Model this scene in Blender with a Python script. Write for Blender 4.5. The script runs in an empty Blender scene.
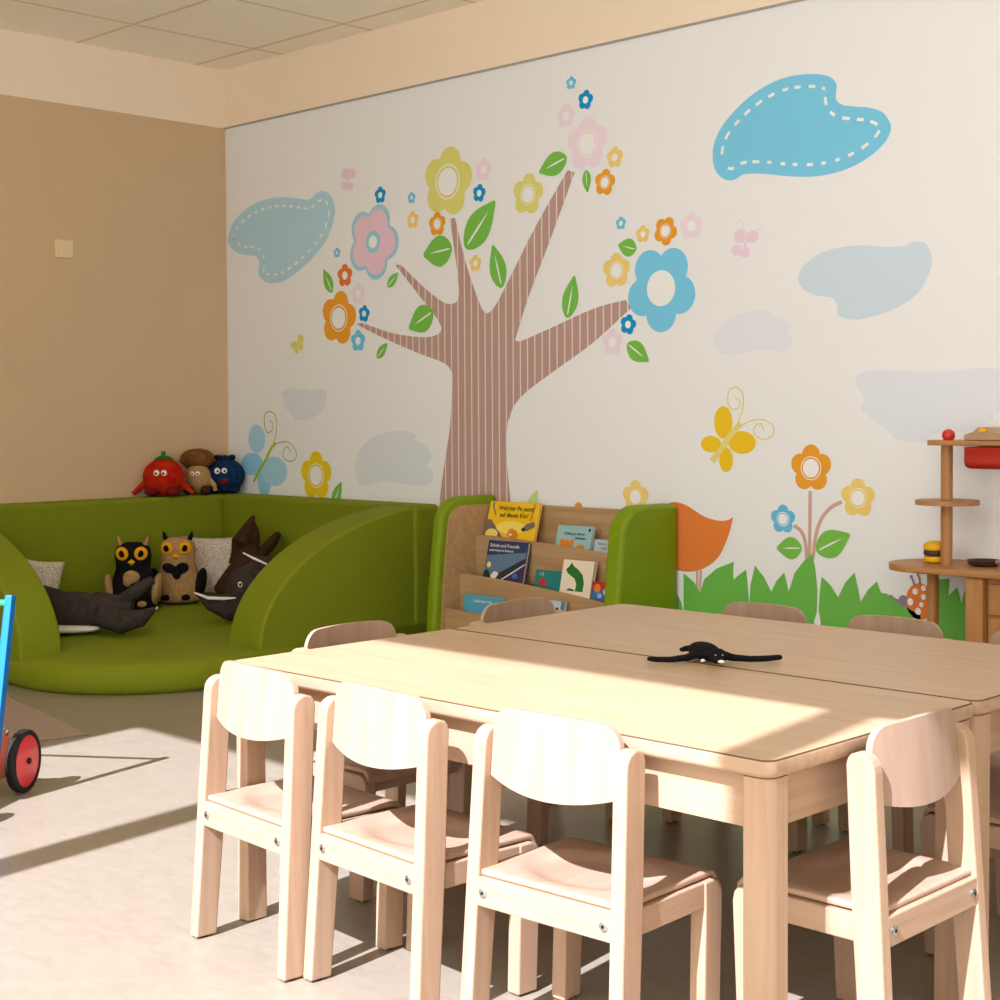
import bpy, bmesh, math, random
from mathutils import Vector, Matrix, Euler
random.seed(4)
scene = bpy.context.scene
COL = scene.collection
PI = math.pi

# ------------------------------------------------------------------ materials
def lin(c):
    out = []
    for v in c:
        v = v / 255.0
        out.append(v / 12.92 if v <= 0.04045 else ((v + 0.055) / 1.055) ** 2.4)
    return (out[0], out[1], out[2], 1.0)

MATS = {}
def mat(name, rgb, rough=0.6, spec=0.3, metal=0.0, coat=0.0):
    m = bpy.data.materials.new(name); m.use_nodes = True
    b = m.node_tree.nodes['Principled BSDF']
    b.inputs['Base Color'].default_value = lin(rgb)
    b.inputs['Roughness'].default_value = rough
    b.inputs['Specular IOR Level'].default_value = spec
    b.inputs['Metallic'].default_value = metal
    if coat: b.inputs['Coat Weight'].default_value = coat
    MATS[name] = m
    return m

def vary(m, a, b, scale=(10, 10, 10), detail=4.0, lo=0.35, hi=0.65, coord='Object', bump=0.0, bump_scale=None, dist=0.0):
    """two-tone noise on the base colour, with an optional fine bump"""
    nt = m.node_tree; N = nt.nodes; L = nt.links
    bs = N['Principled BSDF']
    tc = N.new('ShaderNodeTexCoord'); mp = N.new('ShaderNodeMapping')
    mp.inputs['Scale'].default_value = scale
    L.new(tc.outputs[coord], mp.inputs['Vector'])
    no = N.new('ShaderNodeTexNoise'); no.inputs['Scale'].default_value = 1.0
    no.inputs['Detail'].default_value = detail; no.inputs['Distortion'].default_value = dist
    L.new(mp.outputs['Vector'], no.inputs['Vector'])
    cr = N.new('ShaderNodeValToRGB')
    cr.color_ramp.elements[0].position = lo; cr.color_ramp.elements[0].color = lin(a)
    cr.color_ramp.elements[1].position = hi; cr.color_ramp.elements[1].color = lin(b)
    L.new(no.outputs['Fac'], cr.inputs['Fac']); L.new(cr.outputs['Color'], bs.inputs['Base Color'])
    if bump:
        n2 = N.new('ShaderNodeTexNoise'); n2.inputs['Scale'].default_value = bump_scale or 300
        n2.inputs['Detail'].default_value = 2.0
        L.new(tc.outputs[coord], n2.inputs['Vector'])
        bp = N.new('ShaderNodeBump'); bp.inputs['Strength'].default_value = bump
        bp.inputs['Distance'].default_value = 0.003
        L.new(n2.outputs['Fac'], bp.inputs['Height']); L.new(bp.outputs['Normal'], bs.inputs['Normal'])
    return m

vary(mat('beech_upright', (178, 148, 121), 0.45), (173, 142, 115), (183, 154, 128), (60, 60, 3.0), 5)
vary(mat('beech_along_x', (178, 148, 121), 0.45), (173, 142, 115), (183, 154, 128), (3.0, 60, 60), 5)
vary(mat('beech_along_y', (178, 148, 121), 0.45), (173, 142, 115), (183, 154, 128), (60, 3.0, 60), 5)
vary(mat('beech_plywood', (171, 144, 124), 0.4), (165, 138, 117), (176, 150, 131), (22, 22, 2.0), 6, dist=0.6)
vary(mat('beech_seat', (178, 147, 124), 0.38), (174, 142, 118), (183, 153, 131), (26, 2.5, 26), 6, dist=0.6)
vary(mat('table_laminate', (187, 156, 121), 0.33, 0.35), (182, 150, 115), (191, 162, 128), (2.2, 34, 10), 6, dist=0.4)
mat('laminate_line', (96, 70, 46), 0.6)
vary(mat('shelf_wood', (182, 150, 109), 0.5), (176, 143, 102), (189, 158, 118), (3, 40, 40), 5)
vary(mat('kitchen_wood', (182, 132, 81), 0.45), (174, 122, 72), (190, 141, 91), (3, 40, 40), 5)
vary(mat('kitchen_wood_upright', (182, 132, 81), 0.45), (174, 122, 72), (190, 141, 91), (40, 40, 3), 5)
mat('steel', (190, 195, 200), 0.25, 0.5, 1.0)
mat('dark_hole', (20, 22, 25), 0.6)
mat('rubber', (28, 26, 28), 0.6)
vary(mat('green_fabric', (124, 138, 24), 0.75, 0.2), (123, 137, 23), (125, 139, 25), (9, 9, 9), 3)
vary(mat('bright_green_cover', (122, 150, 6), 0.5, 0.3), (121, 149, 5), (123, 151, 7), (7, 7, 7), 3)
vary(mat('charcoal_plush', (62, 56, 52), 0.95, 0.1), (56, 50, 46), (68, 62, 58), (40, 40, 40), 3, bump=0.5, bump_scale=350)
vary(mat('brown_plush', (66, 43, 30), 0.95, 0.1), (58, 37, 25), (74, 49, 35), (40, 40, 40), 3, bump=0.5, bump_scale=350)
vary(mat('black_plush', (24, 22, 26), 0.95, 0.1), (20, 18, 22), (30, 28, 32), (60, 60, 60), 3, bump=0.5, bump_scale=350)
vary(mat('tan_plush', (177, 141, 97), 0.95, 0.1), (168, 132, 88), (185, 149, 106), (60, 60, 60), 3, bump=0.5, bump_scale=350)
vary(mat('beige_plush', (226, 190, 142), 0.95, 0.1), (216, 180, 130), (232, 197, 150), (60, 60, 60), 3, bump=0.5, bump_scale=350)
vary(mat('red_plush', (183, 31, 14), 0.9, 0.1), (172, 22, 10), (191, 48, 19), (20, 20, 20), 3, bump=0.5, bump_scale=350)
vary(mat('dark_red_plush', (120, 26, 30), 0.9, 0.1), (110, 20, 26), (130, 32, 36), (40, 40, 40), 3)
vary(mat('mushroom_cap', (116, 76, 37), 0.9, 0.1), (103, 66, 30), (128, 87, 45), (16, 60, 16), 4, bump=0.5, bump_scale=350)
vary(mat('blue_plush', (22, 51, 91), 0.9, 0.1), (17, 43, 81), (26, 59, 101), (40, 40, 40), 3, bump=0.5, bump_scale=350)
vary(mat('navy_plush', (22, 34, 62), 0.9, 0.1), (18, 28, 54), (28, 42, 72), (40, 40, 40), 3)
mat('leaf_felt', (40, 120, 50), 0.9, 0.1)
mat('yellow_felt', (238, 172, 20), 0.85, 0.1)
mat('white_felt', (240, 236, 228), 0.85, 0.1)
mat('pupil', (12, 10, 12), 0.85, 0.1)
mat('blue_paint', (0, 116, 204), 0.45, 0.3)
mat('green_paint', (50, 180, 100), 0.45, 0.3)
mat('red_paint', (226, 52, 62), 0.3, 0.4, coat=0.3)
mat('red_plastic', (168, 30, 14), 0.35, 0.4)
mat('red_knob', (206, 50, 40), 0.35, 0.4, coat=0.2)
mat('yellow_paint', (236, 186, 16), 0.4, 0.4)
mat('brown_paint', (70, 50, 42), 0.5, 0.3)
vary(mat('cart_wood', (212, 164, 110), 0.4), (204, 155, 101), (220, 173, 120), (30, 30, 3), 5)
mat('switch_plastic', (236, 214, 176), 0.4, 0.4)
vary(mat('rug_pile', (168, 148, 134), 0.95, 0.05), (160, 140, 126), (176, 156, 142), (120, 120, 120), 3, bump=0.6, bump_scale=500)
mat('page_edge', (222, 205, 180), 0.8)
for n, c in dict(cover_yellow=(244, 200, 30), cover_navy=(44, 62, 104), cover_slate=(92, 124, 156), cover_pale_blue=(152, 196, 206), cover_ice=(182, 206, 216),
                 cover_teal=(30, 130, 128), cover_cream=(238, 228, 208), cover_sky=(80, 166, 200), print_black=(30, 28, 30), print_white=(238, 238, 238),
                 print_grey=(120, 112, 108), print_orange=(222, 136, 40), print_red=(196, 40, 50), print_green=(38, 116, 56), print_purple=(64, 48, 84),
                 print_lemon=(250, 226, 110), print_blue=(60, 110, 180), print_dark=(40, 48, 58)).items():
    mat(n, c, 0.45, 0.35)
# paint of the room
vary(mat('tan_wall', (212, 186, 153), 0.85, 0.15), (211, 185, 152), (213, 187, 154), (3, 3, 3), 3)
vary(mat('cream_wall', (248, 234, 214), 0.85, 0.15), (247, 233, 213), (249, 235, 215), (3, 3, 3), 3)
mat('white_wall', (238, 235, 230), 0.85, 0.15)
mat('mural_paper', (240, 246, 254), 0.6, 0.2)
mat('edge_strip', (170, 165, 165), 0.4, 0.4)
vary(mat('linoleum', (150, 139, 122), 0.32, 0.4), (145, 134, 117), (155, 144, 127), (14, 26, 14), 8, 0.3, 0.7, dist=1.2)

# suspended ceiling: cream tiles with thin darker joints
m = mat('ceiling_tiles', (238, 214, 178), 0.9, 0.1)
nt = m.node_tree; N = nt.nodes; Lk = nt.links
tc = N.new('ShaderNodeTexCoord'); sp = N.new('ShaderNodeSeparateXYZ'); Lk.new(tc.outputs['Object'], sp.inputs[0])
def joint(sock, off):
    a = N.new('ShaderNodeMath'); a.operation = 'ADD'; a.inputs[1].default_value = off; Lk.new(sock, a.inputs[0])
    b = N.new('ShaderNodeMath'); b.operation = 'PINGPONG'; b.inputs[1].default_value = 0.36; Lk.new(a.outputs[0], b.inputs[0])
    c = N.new('ShaderNodeMath'); c.operation = 'LESS_THAN'; c.inputs[1].default_value = 0.011; Lk.new(b.outputs[0], c.inputs[0])
    return c
jx = joint(sp.outputs['X'], -0.529 + 7.2); jy = joint(sp.outputs['Y'], 0.91 + 7.2)
mx = N.new('ShaderNodeMath'); mx.operation = 'MAXIMUM'; Lk.new(jx.outputs[0], mx.inputs[0]); Lk.new(jy.outputs[0], mx.inputs[1])
mix = N.new('ShaderNodeMix'); mix.data_type = 'RGBA'
mix.inputs[6].default_value = lin((255, 250, 236)); mix.inputs[7].default_value = lin((232, 214, 186))
Lk.new(mx.outputs[0], mix.inputs[0]); Lk.new(mix.outputs[2], N['Principled BSDF'].inputs['Base Color'])

# printed inks of the mural
INK = dict(leaf=(122, 190, 76), grass=(110, 182, 76), pale=(196, 220, 140), blue=(0, 150, 205), sky=(112, 196, 224), sky2=(104, 188, 220), sand=(240, 208, 120),
           sand2=(238, 208, 116), coral=(230, 120, 62), blush=(240, 220, 228), blush2=(236, 210, 220), orange=(236, 160, 44), lime=(222, 216, 120),
           cyan=(122, 202, 232), yellow=(232, 200, 32), cloudA=(180, 214, 226), cloudA2=(170, 204, 214), cloudB=(124, 202, 230), cloudC=(206, 221, 229),
           cloudD=(229, 231, 232), cloudE=(226, 229, 231), cloudF=(222, 225, 226), bird=(232, 128, 58), bfA=(172, 214, 230), bfA2=(150, 206, 232),
           stemg=(166, 190, 60), bfY=(240, 196, 36), bfYb=(234, 212, 120), moth=(236, 234, 230), grey=(150, 132, 142), white=(250, 248, 245),
           stem=(204, 168, 146), pinkin=(236, 200, 212), ringblue=(160, 208, 222))
def printed(c):
    def enc(v): return 255 * min(1.0, 12.92 * v if v <= 0.0031308 else 1.055 * v ** (1 / 2.4) - 0.055)
    return tuple(enc(a * p / q) for a, p, q in zip(lin(c)[:3], lin((240, 246, 254)), lin((238, 236, 232))))
for k, c in INK.items(): mat('ink_' + k, (244, 250, 255) if k == 'white' else printed(c), 0.6, 0.2)
m = mat('ink_bark', printed((172, 136, 124)), 0.6, 0.2)
nt = m.node_tree; N = nt.nodes; Lk = nt.links
tc = N.new('ShaderNodeTexCoord'); sp = N.new('ShaderNodeSeparateXYZ'); Lk.new(tc.outputs['Object'], sp.inputs[0])
pp = N.new('ShaderNodeMath'); pp.operation = 'PINGPONG'; pp.inputs[1].default_value = 0.0225; Lk.new(sp.outputs['X'], pp.inputs[0])
lt = N.new('ShaderNodeMath'); lt.operation = 'LESS_THAN'; lt.inputs[1].default_value = 0.0036; Lk.new(pp.outputs[0], lt.inputs[0])
mix = N.new('ShaderNodeMix'); mix.data_type = 'RGBA'; mix.inputs[6].default_value = lin(printed((186, 152, 140))); mix.inputs[7].default_value = lin(printed((236, 212, 196)))
Lk.new(lt.outputs[0], mix.inputs[0]); Lk.new(mix.outputs[2], N['Principled BSDF'].inputs['Base Color'])
# cushion cloth with a fine printed pattern
m = mat('cushion_cloth', (226, 216, 206), 0.9, 0.1)
nt = m.node_tree; N = nt.nodes; Lk = nt.links
tc = N.new('ShaderNodeTexCoord'); vo = N.new('ShaderNodeTexVoronoi'); vo.feature = 'DISTANCE_TO_EDGE'; vo.inputs['Scale'].default_value = 90
Lk.new(tc.outputs['Object'], vo.inputs['Vector'])
cr = N.new('ShaderNodeValToRGB'); cr.color_ramp.elements[0].position = 0.05; cr.color_ramp.elements[0].color = lin((188, 174, 164))
cr.color_ramp.elements[1].position = 0.2; cr.color_ramp.elements[1].color = lin((230, 220, 210))
Lk.new(vo.outputs['Distance'], cr.inputs['Fac']); Lk.new(cr.outputs['Color'], N['Principled BSDF'].inputs['Base Color'])

# ------------------------------------------------------------------ mesh helpers
def link(name, me, mats, parent=None, loc=None, rot=None):
    o = bpy.data.objects.new(name, me); COL.objects.link(o)
    for mm in (mats if isinstance(mats, (list, tuple)) else [mats]):
        me.materials.append(MATS[mm])
    if parent: o.parent = parent
    if loc: o.location = loc
    if rot: o.rotation_euler = rot
    return o

def from_bm(name, bm, mats, parent=None, smooth=False, loc=None, rot=None, auto=None):
    bmesh.ops.recalc_face_normals(bm, faces=bm.faces)
    me = bpy.data.meshes.new(name); bm.to_mesh(me); bm.free()
    if smooth or auto:
        for p in me.polygons: p.use_smooth = True
    o = link(name, me, mats, parent, loc, rot)
    if auto:
        me.set_sharp_from_angle(angle=math.radians(auto))
        wn = o.modifiers.new('even_shading', 'WEIGHTED_NORMAL'); wn.keep_sharp = True; wn.weight = 80
    return o

def empty(name, loc=(0, 0, 0), rotz=0.0):
    o = bpy.data.objects.new(name, None); COL.objects.link(o)
    o.location = loc; o.rotation_euler = (0, 0, rotz); o.empty_display_size = 0.1
    return o

def tag(o, label=None, cat=None, group=None, kind=None):
    if label: o['label'] = label
    if cat: o['category'] = cat
    if group: o['group'] = group
    if kind: o['kind'] = kind
    return o

def bev(bm, w, seg=2, only=None):
    ed = [e for e in bm.edges if (only is None or only(e))]
    if w > 0: bmesh.ops.bevel(bm, geom=ed, offset=w, segments=seg, profile=0.5, affect='EDGES', clamp_overlap=True)

def add_box(bm, x0, x1, y0, y1, z0, z1, mi=0):
    vs = [bm.verts.new((x, y, z)) for x in (x0, x1) for y in (y0, y1) for z in (z0, z1)]
    fs = [(0, 1, 3, 2), (4, 6, 7, 5), (0, 4, 5, 1), (2, 3, 7, 6), (0, 2, 6, 4), (1, 5, 7, 3)]
    for f in fs:
        q = bm.faces.new([vs[i] for i in f]); q.material_index = mi

def box(name, x0, x1, y0, y1, z0, z1, m, parent=None, b=0.0, seg=2, smooth=True):
    bm = bmesh.new(); add_box(bm, x0, x1, y0, y1, z0, z1)
    if b: bev(bm, b, seg)
    return from_bm(name, bm, m, parent, auto=40 if (b and smooth) else None)

def prism(bm, pts, axis, a, b, mi=0):
    """closed outline pts (u,v) pushed from a to b along axis; x:(y,z) y:(x,z) z:(x,y)"""
    def P(u, v, w):
        return (w, u, v) if axis == 'x' else ((u, w, v) if axis == 'y' else (u, v, w))
    A = [bm.verts.new(P(u, v, a)) for u, v in pts]; B = [bm.verts.new(P(u, v, b)) for u, v in pts]
    n = len(pts)
    f1 = bm.faces.new(A); f2 = bm.faces.new(B[::-1]); f1.material_index = f2.material_index = mi
    for i in range(n):
        f = bm.faces.new((A[i], B[i], B[(i + 1) % n], A[(i + 1) % n])); f.material_index = mi

def add_tube(bm, pts, radii, n=12, mi=0, caps=True, flat=1.0):
    """tapered tube through pts with round ends"""
    pts = [Vector(p) for p in pts]
    if not isinstance(radii, (list, tuple)): radii = [radii] * len(pts)
    rings = []
    up = Vector((0, 0, 1))
    P = list(pts); Rr = list(radii)
    for i, p in enumerate(P):
        d = (P[min(i + 1, len(P) - 1)] - P[max(i - 1, 0)]).normalized()
        s = d.cross(up)
        if s.length < 1e-3: s = d.cross(Vector((1, 0, 0)))
        s.normalize(); t = s.cross(d).normalized()
        rings.append([bm.verts.new(p + (s * math.cos(2 * PI * k / n) + t * flat * math.sin(2 * PI * k / n)) * Rr[i]) for k in range(n)])
    for i in range(len(rings) - 1):
        for k in range(n):
            f = bm.faces.new((rings[i][k], rings[i][(k + 1) % n], rings[i + 1][(k + 1) % n], rings[i + 1][k])); f.material_index = mi
    if caps:
        f = bm.faces.new(rings[0][::-1]); f.material_index = mi
        f = bm.faces.new(rings[-1]); f.material_index = mi

def add_ell(bm, c, r, rot=None, mi=0, seg=20, rings=12):
    M = Matrix.Translation(Vector(c)) @ (Euler(rot).to_matrix().to_4x4() if rot else Matrix()) @ Matrix.Diagonal((r[0], r[1], r[2], 1))
    res = bmesh.ops.create_uvsphere(bm, u_segments=seg, v_segments=rings, radius=1.0, matrix=M)
    fs = set()
    for v in res['verts']: fs.update(v.link_faces)
    for f in fs: f.material_index = mi

def ell(name, c, r, m, parent=None, rot=None, seg=20, rings=12):
    bm = bmesh.new(); add_ell(bm, c, r, rot, 0, seg, rings)
    return from_bm(name, bm, m, parent, smooth=True)

def add_cyl(bm, c0, c1, r, n=24, mi=0, r2=None):
    add_tube(bm, [c0, c1], [r, r2 if r2 is not None else r], n, mi)

def cyl(name, c0, c1, r, m, parent=None, n=24, b=0.0, r2=None):
    bm = bmesh.new(); add_cyl(bm, c0, c1, r, n, 0, r2)
    if b: bev(bm, b, 2, lambda e: any(len(f.verts) > 4 for f in e.link_faces))
    return from_bm(name, bm, m, parent, auto=40)

def lathe(name, prof, m, parent=None, n=28, loc=None, sx=1.0, sy=1.0):
    bm = bmesh.new(); rings = []
    for r, z in prof:
        rings.append([bm.verts.new((r * sx * math.cos(2 * PI * k / n), r * sy * math.sin(2 * PI * k / n), z)) for k in range(n)])
    for i in range(len(rings) - 1):
        for k in range(n):
            bm.faces.new((rings[i][k], rings[i][(k + 1) % n], rings[i + 1][(k + 1) % n], rings[i + 1][k]))
    bm.faces.new(rings[0][::-1]); bm.faces.new(rings[-1])
    return from_bm(name, bm, m, parent, auto=50, loc=loc)

def soft(name, fill, m, parent=None, voxel=0.006, smooth=4):
    """plush body: overlapping lumps fused into one continuous skin"""
    bm = bmesh.new(); fill(bm)
    o = from_bm(name, bm, m, parent, smooth=True)
    r = o.modifiers.new('fuse', 'REMESH'); r.mode = 'VOXEL'; r.voxel_size = voxel; r.use_smooth_shade = True
    s = o.modifiers.new('soften', 'SMOOTH'); s.iterations = smooth; s.factor = 0.5
    return o

def catmull(pts, k=8, closed=True):
    out = []; n = len(pts)
    for i in range(n if closed else n - 1):
        if closed: p0, p1, p2, p3 = pts[i - 1], pts[i], pts[(i + 1) % n], pts[(i + 2) % n]
        else: p0, p1, p2, p3 = pts[max(i - 1, 0)], pts[i], pts[i + 1], pts[min(i + 2, n - 1)]
        if p1 == p2: continue
        if p0 == p1: p0 = (2 * p1[0] - p2[0], 2 * p1[1] - p2[1])
        if p3 == p2: p3 = (2 * p2[0] - p1[0], 2 * p2[1] - p1[1])
        for j in range(k):
            t = j / k
            out.append(tuple(0.5 * (2 * p1[a] + (p2[a] - p0[a]) * t + (2 * p0[a] - 5 * p1[a] + 4 * p2[a] - p3[a]) * t * t + (3 * p1[a] - p0[a] - 3 * p2[a] + p3[a]) * t ** 3) for a in (0, 1)))
    if not closed: out.append(pts[-1])
    return out

def copy_tree(o, parent=None):
    c = o.copy(); COL.objects.link(c)
    if parent: c.parent = parent; c.matrix_parent_inverse = o.matrix_parent_inverse
    for ch in list(o.children): copy_tree(ch, c)
    return c

SUN_E, SKY_E, EXPOSURE = 9.2, 2.05, 0.57
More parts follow.
